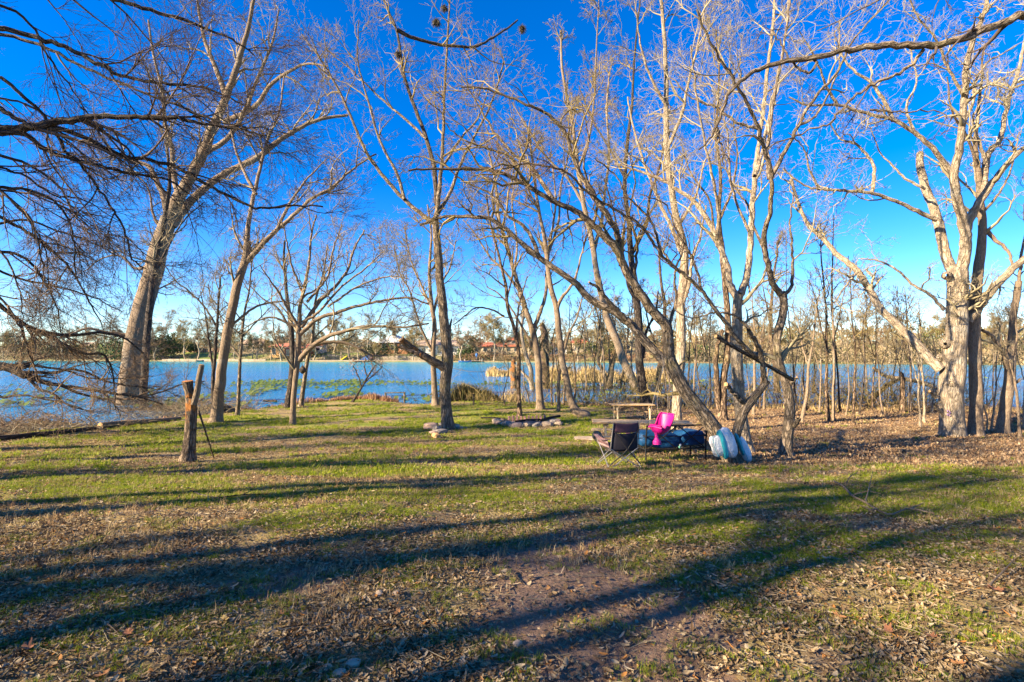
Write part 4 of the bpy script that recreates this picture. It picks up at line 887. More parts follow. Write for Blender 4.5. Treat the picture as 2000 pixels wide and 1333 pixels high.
for n_, (px, off, s) in enumerate(FT):
    p = far_protos[3 if n_ % 9 == 0 else n_ % 6]; loc = farloc(px, off)
    lm = min(LM, key=lambda q: abs(q[0] - px)); sd = 'left' if px < lm[0] else 'right'
    row = 'at the waterline' if off < 4 else ('a little up the bank' if off < 15 else 'high on the bank')
    rk = sum(1 for q in FT if min(LM, key=lambda e: abs(e[0] - q[0]))[0] == lm[0] and (q[0] < lm[0]) == (px < lm[0]) and abs(q[0] - lm[0]) < abs(px - lm[0]))
    lb = f"{TONE[p['i']]} bare tree across the lake, {ORD[rk]} {sd} of {lm[1]}"; s *= .95
    if p['o'] is None:
        p['o'] = auto_tree('far_bare_tree', lb, (0, 0, 0), p['h'], .28, 'bark_pale', p['tw'], seed=600 + p['i'], nl=7, spread=p['sp'], group='bare trees across the lake', dist=60, l1=p['h'] * .24, dens=1.7, k=(7, 5), levels=3, fine=2.0, sides=6, t_first=.22, up=.1)
        o = p['o']; o.location = loc; o.scale = (s, s, s)
    else: o = copy_thing(p['o'], loc, rr_.uniform(0, 6.28), s, lb)
# evergreen oaks and bushes: crowns of many small leaf clumps
def leafy(name, label, loc, size, mat, seed, n=2600, leaf=.22, group=None, trunk=True, lobes=9):
    r = np.random.default_rng(seed); root = thing(name, label, 'tree' if trunk else 'bush', loc, 0, group)
    sx, sy, sz = size; c = r.normal(size=(lobes, 3)) * .42; c[:, 2] = np.abs(c[:, 2]) * .8 + .35; rad = r.uniform(.28, .5, lobes)
    w_ = r.integers(0, lobes, n); v = nrm(r.normal(size=(n, 3))) * (r.random(n) ** .35)[:, None] * rad[w_][:, None] + c[w_]
    v = v * np.array([sx, sy, sz]) * .95; v[:, 2] = np.maximum(v[:, 2], .1)
    a = nrm(r.normal(size=(n, 3))); b = nrm(np.cross(a, r.normal(size=(n, 3)))); s_ = leaf * r.uniform(.6, 1.4, n)[:, None]
    Vv = np.stack([v - a * s_, v + b * s_ * .6, v + a * s_, v - b * s_ * .6], 1).reshape(-1, 3); Ff = np.arange(4 * n).reshape(-1, 4)
    o = obj('crown', mesh_np('crown', Vv, Ff, False, np.repeat(r.random((n, 3)), 4, 0)), mat, root, keep=False)
    if trunk: tube_obj('trunk', [(0, 0, -.3), (.1, 0, sz * .25), (.05, .1, sz * .6)], [sx * .05, sx * .035, sx * .015], M['bark_grey'], root, 7)
    return root
def leafmat(name, a, b):
    k = NT(name); at = k.attr('bk'); sp = k.n('ShaderNodeSeparateXYZ'); k.l(at.outputs['Vector'], sp.inputs[0]); k.col(k.ramp(sp.outputs[0], [(0, a), (1, b)]).outputs[0]); return k.m
M['oak'] = leafmat('oak_leaves', (.03, .05, .018), (.085, .12, .04)); M['olive'] = leafmat('olive_leaves', (.07, .085, .025), (.17, .18, .06))
M['lime'] = leafmat('lime_leaves', (.07, .11, .02), (.21, .25, .06)); M['brush'] = leafmat('bank_brush', (.14, .10, .055), (.34, .26, .15)); M['brushred'] = leafmat('russet_brush', (.14, .075, .04), (.30, .17, .09))
leafy('evergreen_oak', 'big dark evergreen oak across the lake behind the thick left tree', farloc(318, 7), (12.5, 9, 10.5), M['oak'], 1, 5200, .33)
leafy('evergreen_oak', 'smaller round evergreen across the lake left of the green lawn slope', farloc(372, 20), (6, 5, 5), M['oak'], 2, 1500, .3)
leafy('willow', 'light green weeping shrub across the lake just left of the thick left tree', farloc(226, 5), (5.5, 4, 6.5), M['lime'], 3, 1700, .28)
leafy('evergreen_tree', 'dark conifer like tree on the far bank above the orange walled house', farloc(553, 34), (5, 4, 6), M['oak'], 4, 1200, .3)
leafy('evergreen_tree', 'olive green tree on the far bank left of the gabled wood house', farloc(742, 9), (6, 4, 5), M['olive'], 5, 1500, .26)
leafy('evergreen_tree', 'dark evergreen beside the blue parasol across the lake', farloc(912, 5), (4.5, 3, 5.5), M['oak'], 6, 1300, .24)
leafy('evergreen_tree', 'olive tree at the right end of the long red roofed house', farloc(1058, 14), (7, 4, 5.5), M['olive'], 7, 1500, .28)
leafy('evergreen_tree', 'dark green low tree across the lake behind the curved tree', farloc(1180, 10), (8, 5, 5.2), M['olive'], 8, 1800, .28)
leafy('evergreen_tree', 'green hedge like tree across the lake seen right of the swing tree', farloc(1368, 3), (7, 3, 3.6), M['oak'], 9, 1600, .24)
leafy('green_bush', 'round yellow green bush across the lake left of the knobbed tree', farloc(1555, 16), (4.5, 4, 4.2), M['lime'], 10, 1300, .22)
leafy('evergreen_tree', 'low dark evergreen across the lake left of the massive right tree', farloc(1818, 10), (8, 4, 6), M['olive'], 11, 1700, .26)
leafy('evergreen_tree', 'dark evergreen clump across the lake at the left edge', farloc(130, 9), (13, 6, 6), M['oak'], 12, 2600, .34)
leafy('evergreen_tree', 'olive evergreen behind the shore at the far left corner', farloc(30, 14), (14, 6, 7), M['olive'], 13, 2400, .36)
# far scrub: uncountable understorey
def scrub(name, label, p0, p1, off, n, h, mat, leaf=.3, seed=1, spread=3):
    r = np.random.default_rng(seed); px = r.uniform(p0, p1, n); V = []
    u = (px - 1000) / 1000; d = np.array([farloc(q, off)[1] for q in np.linspace(p0, p1, 40)]); dd = np.interp(px, np.linspace(p0, p1, 40), d) + r.normal(size=n) * spread
    x = u * dd; hump = .35 + .65 * vnoise(px * .045 + seed, px * 0) + .25 * vnoise(px * .2, px * 0)
    z = zg(x, dd) + r.random(n) ** .8 * h * hump; v = np.stack([x, dd, z], 1)
    a = nrm(r.normal(size=(n, 3)) * [1, 1, 1.6]); b = nrm(np.cross(a, r.normal(size=(n, 3)))); s_ = leaf * r.uniform(.5, 1.5, n)[:, None]
    Vv = np.stack([v - a * s_, v + b * s_ * .28, v + a * s_, v - b * s_ * .28], 1).reshape(-1, 3)
    tag(obj(name, mesh_np(name, Vv, np.arange(4 * n).reshape(-1, 4), False, np.repeat(r.random((n, 3)), 4, 0)), mat), label, kind='stuff')
scrub('far_scrub', 'brown leafless scrub along the far left shore', -60, 300, 6, 15000, 5.5, M['brush'], .27, 1, 5)
scrub('far_scrub', 'brown thicket covering the far bank behind the right hand trees', 1290, 2060, 3, 26000, 6.0, M['brush'], .30, 2)
scrub('far_scrub', 'greenish tops of the thicket on the right far bank', 1290, 2060, 9, 9000, 7.6, M['olive'], .26, 3)
scrub('far_scrub', 'grey brown scrub high on the far bank behind the houses', 300, 1300, 30, 13000, 6.0, M['brush'], .38, 4)
scrub('far_scrub', 'reddish underbrush below the long red roofed house', 880, 1300, 4, 7000, 3.0, M['brushred'], .24, 5, 1.5)
scrub('far_scrub', 'low green shrubs on the far bank between the houses', 440, 1120, 8, 5200, 2.2, M['olive'], .24, 6)
scrub('far_scrub', 'tan leafless brush filling the far bank from the lawn slope to the red roofs', 300, 1300, 24, 16000, 7.0, M['brush'], .26, 8, 5)
scrub('far_scrub', 'dark green undergrowth between the far houses', 430, 1300, 16, 7000, 4.2, M['oak'], .24, 9, 5)
scrub('distant_woods', 'grey green woods on the low hills behind the far shore', -100, 2100, 90, 15000, 7.0, M['brush'], .9, 7, 9)
# far houses
M['roof_red'] = simple('red_roof', (.42, .14, .085), .8, .2, 3); M['roof_tan'] = simple('tan_roof', (.36, .27, .20), .85, .2, 3); M['roof_white'] = simple('pale_metal_roof', (.62, .62, .62), .5, .1, 3)
M['w_orange'] = simple('orange_stucco', (.62, .36, .16), .9, .15, 2); M['w_white'] = simple('white_stucco', (.72, .69, .63), .9, .1, 2); M['w_tan'] = simple('tan_stone_wall', (.45, .36, .25), .9, .25, 4); M['w_wood'] = simple('cedar_wall', (.32, .16, .08), .8, .25, 4)
M['w_red'] = simple('red_wood_wall', (.34, .10, .06), .8, .2, 3); M['glass'] = simple('window_glass', (.03, .04, .06), .08, .2, 1, spec=.8); M['trim'] = simple('white_trim', (.75, .73, .70), .6, .05)
M['stone_pale'] = simple('pale_limestone', (.30, .245, .18), .9, .25, 3, .3); M['concrete'] = simple('pale_concrete', (.55, .50, .44), .9, .15, 2)
def house(label, px, off, wd, dp, h, wall, roof, rh=1.6, nwin=5, gable=False, upper=None, base=None, rz=0, cat='house'):
    loc = farloc(px, off); z0 = base if base is not None else loc[2]
    root = thing('lake_house', label, cat, (loc[0], loc[1], z0), rz); root.scale = (1.12, 1, 1.4)
    bm = bmesh.new(); bm_box(bm, (0, dp / 2, h / 2 - 1.5), (wd, dp, h + 3)); bm_obj('wall', bm, M[wall], root)
    def roofo(x0, x1, y0, y1, zb, rh, mat, gab):
        bm = bmesh.new(); ov = .5; x0 -= ov; x1 += ov; y0 -= ov; y1 += ov
        if gab: top = [((x0 + x1) / 2, y0, zb + rh), ((x0 + x1) / 2, y1, zb + rh)]; vs = [(x0, y0, zb), (x1, y0, zb), (x1, y1, zb), (x0, y1, zb)]; fs = [(0, 4, 5, 3), (1, 2, 5, 4), (0, 1, 4), (2, 3, 5), (0, 3, 2, 1)]
        else: my = (y0 + y1) / 2; e = min(rh * 1.2, (x1 - x0) * .3); top = [(x0 + e, my, zb + rh), (x1 - e, my, zb + rh)]; vs = [(x0, y0, zb), (x1, y0, zb), (x1, y1, zb), (x0, y1, zb)]; fs = [(0, 1, 5, 4), (2, 3, 4, 5), (1, 2, 5), (3, 0, 4), (0, 3, 2, 1)]
        vv = [bm.verts.new(q) for q in vs + top]
        for f in fs: bm.faces.new([vv[a] for a in f])
        # eave board
        bm_box(bm, ((x0 + x1) / 2, y0 - .04, zb - .12), (x1 - x0, .08, .22)); return bm_obj('roof', bm, M[mat], root)
    roofo(-wd / 2, wd / 2, 0, dp, h, rh, roof, gable)
    def win(x, y, z, w_, h_):
        bm = bmesh.new(); bm_box(bm, (x, y - .03, z), (w_, .08, h_)); f = bm_obj('window', bm, M['trim'], root)
        bm = bmesh.new(); bm_box(bm, (x - w_ * .235, y - .075, z), (w_ * .43, .03, h_ * .86)); bm_box(bm, (x + w_ * .235, y - .075, z), (w_ * .43, .03, h_ * .86)); p = bm_obj('pane', bm, M['glass'], root); p.parent = f
    for i in range(nwin):
        x = (i + .5) / nwin * wd - wd / 2; win(x, 0, h * .55, wd / nwin * .5, h * .42 if i % 3 else h * .62)
    if upper:
        ux, uw, uh = upper; bm = bmesh.new(); bm_box(bm, (ux, dp / 2, h + uh / 2), (uw, dp * .7, uh)); bm_obj('upper_storey', bm, M[wall], root)
        roofo(ux - uw / 2, ux + uw / 2, dp * .15, dp * .85, h + uh, rh * .6, roof, False); win(ux, dp * .15, h + uh * .55, uw * .5, uh * .4)
    return root
house('far lake house with orange stucco wall and red roof left of the spreading tree', 548, 12, 6.5, 8, 2.9, 'w_orange', 'roof_red', .9, 3)
house('low open pavilion with red roof and red wall behind the spreading tree', 580, 10, 8, 7, 2.6, 'w_red', 'roof_red', .9, 4)
house('small red roofed hut right of the spreading tree across the lake', 614, 18, 5, 5, 2.4, 'w_white', 'roof_red', .8, 2)
house('gabled cedar house with pale metal roof across the lake above the cut limb', 768, 20, 9.5, 9, 3.2, 'w_wood', 'roof_white', 1.9, 3, gable=True)
house('wide low house with tan roof and white windows behind the central tree', 850, 16, 15, 9, 2.8, 'w_white', 'roof_tan', 1.4, 6)
house('long red roofed house with small upper storey across the lake', 985, 18, 20, 9, 2.2, 'w_tan', 'roof_red', 1.0, 8, upper=(3.5, 5, 1.7))
house('white house with grey roof across the lake left of the curved tree', 1088, 17, 6, 7, 2.1, 'w_white', 'roof_tan', .9, 3)
house('small tan hut with orange roof across the lake right of the curved tree', 1133, 20, 4.5, 6, 2.6, 'w_tan', 'roof_red', 1.1, 2)
house('pale house half hidden by trees high on the far left bank', 492, 30, 9, 7, 2.8, 'w_tan', 'roof_tan', 1.3, 4)
house('small dark roofed shed on the far bank near the left edge', 170, 22, 6, 5, 2.4, 'w_tan', 'roof_tan', 1, 2, cat='shed')
# bulkhead walls, docks, fence
def wall_run(label, p0, p1, off, h, wd=.6, mat='stone_pale', n=14):
    root = thing('retaining_wall', label, 'wall', farloc((p0 + p1) / 2, off))
    for i in range(n):
        a, b = p0 + (p1 - p0) * i / n, p0 + (p1 - p0) * (i + 1) / n; A, B_ = farloc(a, off), farloc(b, off)
        bm = bmesh.new(); za = WATER - .6; zt = WATER + h * (.92 + .16 * ((i * 37) % 10) / 10)
        beam(bm, (A[0], A[1], (za + zt) / 2), (B_[0] - .04, B_[1], (za + zt) / 2), wd, zt - za, .03)
        me = bpy.data.meshes.new('stone_block'); bm.to_mesh(me); bm.free(); obj('stone_block', me, M[mat], root)
wall_run('long pale limestone bulkhead at the waterline below the green lawn slope', 318, 520, .9, .85, n=18)
wall_run('pale bulkhead at the waterline right of the spreading tree', 600, 790, .8, .6, n=16)
wall_run('low pale bulkhead at the waterline behind the central tree', 790, 880, .8, .55, n=8)
wall_run('upper pale stone terrace wall under the cedar gabled house', 690, 830, 7, 1.9, n=12)
wall_run('upper tan retaining wall behind the spreading tree', 630, 665, 8, 2.4, n=4)
l = farloc(395, 24); fr = thing('board_fence', 'weathered grey board fence above the green lawn slope across the lake', 'fence', l)
for i in range(34):
    bm = bmesh.new(); bm_box(bm, (-8 + i * .5, 0, .75), (.46, .05, 1.8 + .1 * (i % 3))); bm_obj('board', bm, M['w_wood'] if i % 2 else M['w_tan'], fr)
k = NT('lawn_green'); k.col(k.ramp(k.noise(1.2, 4, .6, k.n('ShaderNodeNewGeometry').outputs['Position']).outputs[0], [(.3, (.12, .17, .03)), (.7, (.24, .28, .06))]).outputs[0]); M['lawn'] = k.m
ln = []
px_ = np.linspace(352, 448, 26); of_ = np.linspace(2, 22, 12); Vv = []
for o_ in of_:
    for p in px_:
        q = farloc(p + (o_ - 12) * .8, o_); Vv.append((q[0], q[1], q[2] + .06))
i = np.arange(11)[:, None] * 26 + np.arange(25)[None]; Ff = np.stack([i, i + 1, i + 27, i + 26], -1).reshape(-1, 4)
tag(obj('lawn_slope', mesh_np('lawn_slope', np.array(Vv), Ff, True), M['lawn']), kind='structure')
M['blue'] = simple('blue_tarp', (.05, .16, .42), .6, .2, 3); M['yellow'] = simple('yellow_plastic', (.75, .55, .04), .5, .1); M['dockw'] = simple('weathered_dock', (.42, .36, .30), .9, .25, 4)
def dock(label, px, wd, dp, off=-3.0, rail=False):
    l = farloc(px, 1.0); root = thing('boat_dock', label, 'dock', (l[0], l[1] - dp, WATER))
    nb = int(wd / .5)
    for i in range(nb):
        bm = bmesh.new(); bm_box(bm, (-wd / 2 + (i + .5) * wd / nb, dp / 2, .45), (wd / nb - .03, dp, .08)); bm_obj('plank', bm, M['dockw'], root)
    for sx in (-1, 1):
        for sy in (0.1, .9):
            tube_obj('post', [(sx * wd * .48, dp * sy, -1.2), (sx * wd * .48, dp * sy, 1.1)], .09, M['dockw'], root, 7)
dock('grey plank dock across the lake right of the yellow float', 715, 9, 2.4); dock('small dock across the lake under the blue parasol', 925, 6, 2.0); dock('low dock across the lake below the red roofed pavilion', 590, 4, 2)
l = farloc(672, 2.4); yf = thing('water_slide', 'yellow and green toy slide on the far bank between two tree trunks', 'slide', l)
bm = bmesh.new(); beam(bm, (-1, 0, .2), (1, 0, 1.6), .7, .12); beam(bm, (-1, -.36, .3), (1, -.36, 1.7), .06, .3); beam(bm, (-1, .36, .3), (1, .36, 1.7), .06, .3); bm_obj('chute', bm, M['yellow'], yf)
bm = bmesh.new(); beam(bm, (1, -.3, 0), (1, -.3, 2.1), .1, .1); beam(bm, (1, .3, 0), (1, .3, 2.1), .1, .1); beam(bm, (1.4, 0, 0), (1, 0, 1.6), .5, .06); bm_obj('ladder', bm, M['lime'], yf)
l = farloc(712, 4); bt = thing('tarpaulin', 'blue tarpaulin spread up the far bank above the grey dock', 'tarpaulin', l)
bm = bmesh.new(); vs = [bm.verts.new(q) for q in [(-2.4, 0, .1), (2, .2, .1), (2.2, 2, 1.7), (1.0, 2.4, 2.3), (-1.2, 1.2, .9)]]; f = bm.faces.new(vs); bmesh.ops.solidify(bm, geom=[f], thickness=.06); bm_obj('sheet', bm, M['blue'], bt)
bm = bmesh.new(); bm_box(bm, (-2.3, 0, .3), (.3, .3, .6)); bm_obj('weight_block', bm, M['concrete'], bt)
l = farloc(931, 3); pr = thing('parasol', 'blue closed parasol standing at the far waterline left of the bare trees', 'parasol', l)
tube_obj('pole', [(0, 0, 0), (0, 0, 2.7)], .04, M['trim'], pr, 6)
tube_obj('canopy', [(0, 0, 1.0), (0, 0, 1.7), (0, 0, 2.3), (0, 0, 2.8)], [.12, .42, .5, .06], M['blue'], pr, 8)
def boat(label, px, mat, L=3.6, off=-1.5, hull_h=.5):
    l = farloc(px, off); root = thing('small_boat', label, 'boat', (l[0], l[1], WATER - .08)); n = 9; V = []; F = []
    for i in range(n):
        t = i / (n - 1); wv = .62 * math.sin(math.pi * (.12 + .80 * t)) ** .6; s = hull_h * (1 + .35 * abs(2 * t - 1) ** 2)
        for a in range(7):
            q = (a - 3) / 3; V.append(((t - .5) * L, q * wv, s * abs(q) ** 2.2))
    for i in range(n - 1):
        for a in range(6): F.append((i * 7 + a, i * 7 + a + 1, i * 7 + a + 8, i * 7 + a + 7))
    obj('hull', mesh_np('hull', np.array(V), np.array(F)), mat, root, keep=False)
    bm = bmesh.new(); bm_box(bm, (0, 0, hull_h * .7), (.3, 1.0, .05)); bm_box(bm, (-L * .25, 0, hull_h * .7), (.3, .9, .05)); bm_obj('seat', bm, M['trim'], root)
boat('blue covered boat moored across the lake near the blue parasol', 908, M['blue'], 4.2); boat('dark little boat at the pale bulkhead below the green lawn', 391, M['glass'] , 2.6)

# ================================================================== LAKE: lily pads, reeds
def pads(name, label, zones, seed, mat):
    r = np.random.default_rng(seed); C_ = []
    for (p0, p1, y0, y1, n, clump) in zones:
        px = r.uniform(p0, p1, n * 3); py = r.uniform(y0, y1, n * 3); d = (CZ - WATER) / (py - 690) * 1000; x = (px - 1000) / 1000 * d
        kk = fnoise(x * .35 + 5, d * .18, None, 3) + r.normal(size=len(x)) * .06 > clump; x, d = x[kk][:n], d[kk][:n]; C_.append(np.stack([x, d], 1))
    c = np.concatenate(C_); c = c[(c[:, 1] - np.interp(c[:, 0], SHX, SHY)) > 1.2]; n = len(c); R_ = r.uniform(.07, .17, n); th = np.linspace(0, 2 * np.pi, 7)[:-1]
    ring = np.stack([c[:, 0:1] + R_[:, None] * np.cos(th), c[:, 1:2] + R_[:, None] * np.sin(th), WATER + .015 + r.random((n, 1)) * .02 + .03 * r.random((n, 6))], -1)
    up = r.random(n) < .22    # some leaves stand up out of the water
    ring[up, :, 2] += .12 + .25 * np.sin(th)[None] * R_[up][:, None] * 4 * .6
    tag(obj(name, mesh_np(name, ring.reshape(-1, 3), np.arange(6 * n).reshape(-1, 6), False, np.repeat(r.random((n, 3)), 6, 0)), mat), label, kind='stuff')
M['pad'] = leafmat('lily_pad_leaves', (.03, .055, .012), (.115, .15, .03)); M['pad'].node_tree.nodes['Principled BSDF'].inputs['Roughness'].default_value = .4
pads('lily_pads', 'green lily pads floating on the lake beyond the left lawn', [(0, 480, 752, 800, 900, .55), (490, 705, 744, 776, 1300, .45), (450, 1100, 745, 755, 1400, .44), (300, 1000, 766, 795, 420, .54)], 1, M['pad'])
pads('lily_pads', 'yellow green lily pads and algae on the lake behind the right trees', [(1050, 1420, 744, 762, 700, .50), (880, 1300, 755, 790, 240, .56), (1380, 2000, 738, 742, 300, .52), (1300, 2000, 750, 790, 160, .57)], 2, M['lime'])
def blades(name, label, pts, h, wd, mat, seed, per=14, sp=.12, lean=.35, kind='stuff', cat=None):
    r = np.random.default_rng(seed); p = np.repeat(pts, per, 0); n = len(p); p = p + np.concatenate([r.normal(size=(n, 2)) * sp, np.zeros((n, 1))], 1)
    hh = h * r.uniform(.45, 1.15, n) * (.35 + 1.1 * vnoise(p[:, 0] * 1.3 + seed, p[:, 1] * .6)); a = r.uniform(0, 6.28, n); le = lean * hh * r.uniform(.1, 1.2, n); d = np.stack([np.cos(a), np.sin(a), 0 * a], 1); q = np.stack([-np.sin(a), np.cos(a), 0 * a], 1) * wd * .5
    m_ = p + d * (le * .35)[:, None] + np.array([0, 0, 1]) * (hh * .6)[:, None]; t_ = p + d * le[:, None] + np.array([0, 0, 1]) * hh[:, None]
    V = np.stack([p - q, p + q, m_ + q, m_ - q, t_ + q * .3, t_ - q * .3], 1).reshape(-1, 3); b = np.arange(n)[:, None] * 6
    F = np.concatenate([b + [0, 1, 2, 3], b + [3, 2, 4, 5]])
    return tag(obj(name, mesh_np(name, V, F, False, np.repeat(r.random((n, 3)), 6, 0)), mat), label, cat, kind=kind)
M['reed'] = leafmat('dry_reeds', (.30, .20, .08), (.58, .44, .20)); M['rust_grass'] = leafmat('rusty_grass', (.20, .09, .05), (.40, .24, .13)); M['greenweed'] = leafmat('waterside_weeds', (.06, .07, .02), (.24, .18, .08))
r = np.random.default_rng(5); n = 1500; x = r.uniform(3.5, 17, n); y = 54.5 + r.normal(size=n) * 1.4; blades('reed_bed', 'golden dry reed bed standing in the lake behind the right trees', np.stack([x, y, np.maximum(zg(x, y), WATER - .1)], 1), 1.25, .05, M['reed'], 1, 6, .25)
n = 160; x = r.uniform(-2.8, .4, n); y = 66.5 + r.normal(size=n) * .5; blades('reed_clump', 'pale grassy spit in the lake left of the broken reddish trunk', np.stack([x, y, x * 0 + WATER], 1), 1.2, .06, M['reed'], 2, 9, .3)
def shoreline(p0, p1, n, off=(-.5, .4), seed=1):
    r = np.random.default_rng(seed); xs = np.array([GP(p, 795)[0] for p in (p0, p1)]); x = r.uniform(min(xs), max(xs), n); y = np.interp(x, SHX, SHY) + r.uniform(*off, n); return np.stack([x, y, np.maximum(zg(x, y), WATER - .05)], 1)
def shx(a, b, n, off=(-.5, .4), seed=1):
    r = np.random.default_rng(seed); x = r.uniform(a, b, n); y = np.interp(x, SHX, SHY) + r.uniform(*off, n); return np.stack([x, y, np.maximum(zg(x, y), WATER - .05)], 1)
blades('rusty_grass', 'rust brown dry grass fringe along the shore behind the central lawn', shx(-12.2, -6.9, 320, seed=3), .38, .02, M['rust_grass'], 3, 14, .12)
blades('rusty_grass', 'low dry grass fringe along the left lawn edge', shx(-16.5, -12.2, 170, (-.6, .1), seed=4), .18, .015, M['rust_grass'], 4, 10, .1)
blades('waterside_bush', 'tall green and brown weeds on the shore just right of the central tree', shx(-4.0, -.9, 260, (-.9, .4), seed=5), .8, .022, M['greenweed'], 5, 16, .18, .5)
blades('waterside_bush', 'tan stalks mixed into the weeds by the central tree', shx(-3.4, .6, 120, (-.9, .4), seed=6), .95, .016, M['reed'], 6, 8, .2, .5)
blades('waterside_weeds', 'leafy weeds growing in the shallows behind the right bank', shx(4, 30, 120, (-.6, 1.0), seed=8), .35, .02, M['greenweed'], 8, 6, .2, .6)
blades('bank_grass', 'straw coloured grass along the right bank edge', shx(2.5, 30, 350, (-1.6, .2), seed=9), .25, .016, M['reed'], 9, 9, .2, .7)
# ================================================================== BRUSH AND DRIFTWOOD
def tangle(name, label, center, size, n, length, rad, mat, seed, arch=.3, sides=3):
    r = np.random.default_rng(seed); c = np.array(center); p0 = c + r.normal(size=(n, 3)) * np.array(size) * [.5, .5, 0]; p0[:, 2] = zg(p0[:, 0], p0[:, 1]) + r.random(n) * size[2] * .6
    p0[:, 2] = np.maximum(p0[:, 2], WATER); d = nrm(r.normal(size=(n, 3)) * [1, 1, .55] + [0, 0, arch]); L = length * r.uniform(.4, 1.3, n); P = np.empty((n, 6, 3)); P[:, 0] = p0
    for j in range(1, 6):
        P[:, j] = P[:, j - 1] + d * (L / 5)[:, None]; d = nrm(d + r.normal(size=(n, 3)) * .22 + [0, 0, -.12]); 
    P[:, :, 2] = np.maximum(P[:, :, 2], np.minimum(zg(P[:, :, 0], P[:, :, 1]), P[:, :, 2] + 9) * 0 + WATER + .02)
    Rr = rad * r.uniform(.5, 1.6, n)[:, None] * np.linspace(1, .35, 6)[None]; V, F, B = tubes(P, Rr, sides)
    return tag(obj(name, mesh_np(name, V, F, True, B), mat), label, kind='stuff')
tangle('brush_tangle', 'tangled dead brown brush on the marshy bank at the left edge', (-20.5, 20.2, -1.2), (3.6, 2.2, .7), 1100, 1.1, .009, M['twig_red'], 1, .5)
tangle('brush_tangle', 'grey dead twigs heaped at the lower left water edge', (-17.8, 18.9, -1.2), (2.6, .9, .3), 900, .7, .009, M['twig_grey'], 2, .2)
tangle('brush_tangle', 'dark brush on the mud bar behind the fallen log', (-17.0, 27.2, -1.2), (3.4, 1.0, .4), 900, 1.0, .011, M['twig_red'], 3, .25)
tangle('brush_tangle', 'bare arching twigs over the water between the left trees', (-15.8, 24.5, -1.2), (3.0, 1.5, .8), 480, 2.2, .007, M['twig_grey'], 4, .7)
tangle('bank_twigs', 'dead twigs and roots strewn along the right bank edge', (9, 27.4, -1.2), (11, .6, .25), 800, .9, .012, M['twig_red'], 5, .12)
tangle('bank_twigs', 'dead branches strewn on the bank below the massive right tree', (21, 25.0, -1.2), (6, 1.0, .2), 700, .9, .011, M['twig_red'], 6, .1)
tangle('undergrowth', 'thin leafless undergrowth between the trunks behind the picnic tables', (8, 28.6, -1.2), (9, .8, .8), 900, 3.2, .010, M['twig_gold'], 7, 2.2)
tangle('undergrowth', 'thin leafless undergrowth between the saplings on the right bank', (19, 26.6, -1.2), (8, .8, .8), 1000, 3.2, .010, M['twig_gold'], 8, 2.2)
def log(name, label, cat, pts, mat, caps=True, sides=12, lump=.15, base=None):
    P = spline(pts, max(12, 6 * len(pts))); c = P[0, :3]; root = thing(name, label, cat, tuple(base or c))
    V, F, B = tubes(P[None, :, :3], P[None, :, 3], sides, lump, len(label)); obj('stem', mesh_np('stem', V, F, True, B), M[mat], root)
    if caps: ends_cap('cut_end', P[:, :3], P[:, 3], M['cut_wood'], root); ends_cap('cut_end', P[::-1, :3], P[::-1, 3], M['cut_wood'], root)
    return root
def gpt(px, py, r_, up=0.0): x, y, z = GP(px, py); return (x, y, z + r_ * .8 + up, r_)
log('fallen_log', 'pale fallen log lying at the foot of the thick left tree', 'log', [gpt(196, 838, .13), gpt(235, 833, .12), gpt(290, 828, .10), gpt(352, 820, .07)], 'bark_smooth')
log('fallen_branch', 'long dark fallen branch lying along the left water edge', 'branch', [gpt(-20, 863, .09), gpt(60, 855, .09), gpt(120, 848, .08), gpt(195, 838, .06)], 'bark_dark')
log('fallen_branch', 'short broken stick leaning on the end of the pale fallen log', 'branch', [gpt(180, 832, .05, .12), gpt(198, 842, .05, .02)], 'bark_dark')
log('driftwood', 'dark arched branch rising out of the shallows left of the upright snag', 'branch', [(W(1697, 792, 26.5)) + (.12,), W(1712, 772, 27) + (.12,), W(1735, 752, 27.5) + (.11,), W(1757, 741, 27.5) + (.08,)], 'bark_dark')
log('driftwood', 'pale bare branch hanging low over the water behind the upright snag', 'branch', [W(1706, 719, 27.8) + (.08,), W(1730, 735, 27.8) + (.09,), W(1770, 741, 27.4) + (.10,), W(1815, 752, 26.8) + (.10,), W(1835, 770, 26) + (.1,)], 'bark_pale')
log('driftwood', 'dark sunken log floating on the lake far left of the spreading tree', 'log', [W(515, 783, 31.5) + (.07,), W(540, 784, 31.4) + (.08,)], 'bark_dark')
log('driftwood', 'knobbly rootstock lying on the shore right of the leaning left tree', 'log', [gpt(432, 808, .18, .1), gpt(445, 806, .22, .12), gpt(455, 804, .12, .1)], 'bark_brown', False, lump=.5)
# red leaved shrub leaning over the water
tree('leaning_shrub', 'small leaning shrub with reddish seed heads at the water in front of the far dock', [(688, 786, 5), (700, 768, 4), (712, 748, 4), (722, 730, 3), (735, 712, 2)],
     [[(3, 1.5), (706, 756), (700, 735), (690, 715)], [(3, 1.5), (714, 746), (735, 728), (748, 715)], [(3, 1.5), (718, 738), (712, 718), (715, 700)]], 'bark_dark', 'twig_red', seed=71, l1=.8, dens=3.2, k=(5, 4), levels=3, sides=6, cat='shrub')
r = np.random.default_rng(9); base = np.array(W(714, 718, depth_at(688, 786))); n = 420; v = base + r.normal(size=(n, 3)) * [.75, .5, .42]; a = nrm(r.normal(size=(n, 3))); b = nrm(np.cross(a, r.normal(size=(n, 3))))
sh = [o for o in C.objects if o.name.startswith('leaning_shrub')][0]
obj('leaves', mesh_np('leaves', np.stack([v - a * .035, v + b * .02, v + a * .035, v - b * .02], 1).reshape(-1, 3), np.arange(4 * n).reshape(-1, 4), False, np.repeat(r.random((n, 3)), 4, 0)), leafmat('seed_heads', (.20, .08, .05), (.42, .24, .16)), sh)['kind'] = 'stuff'
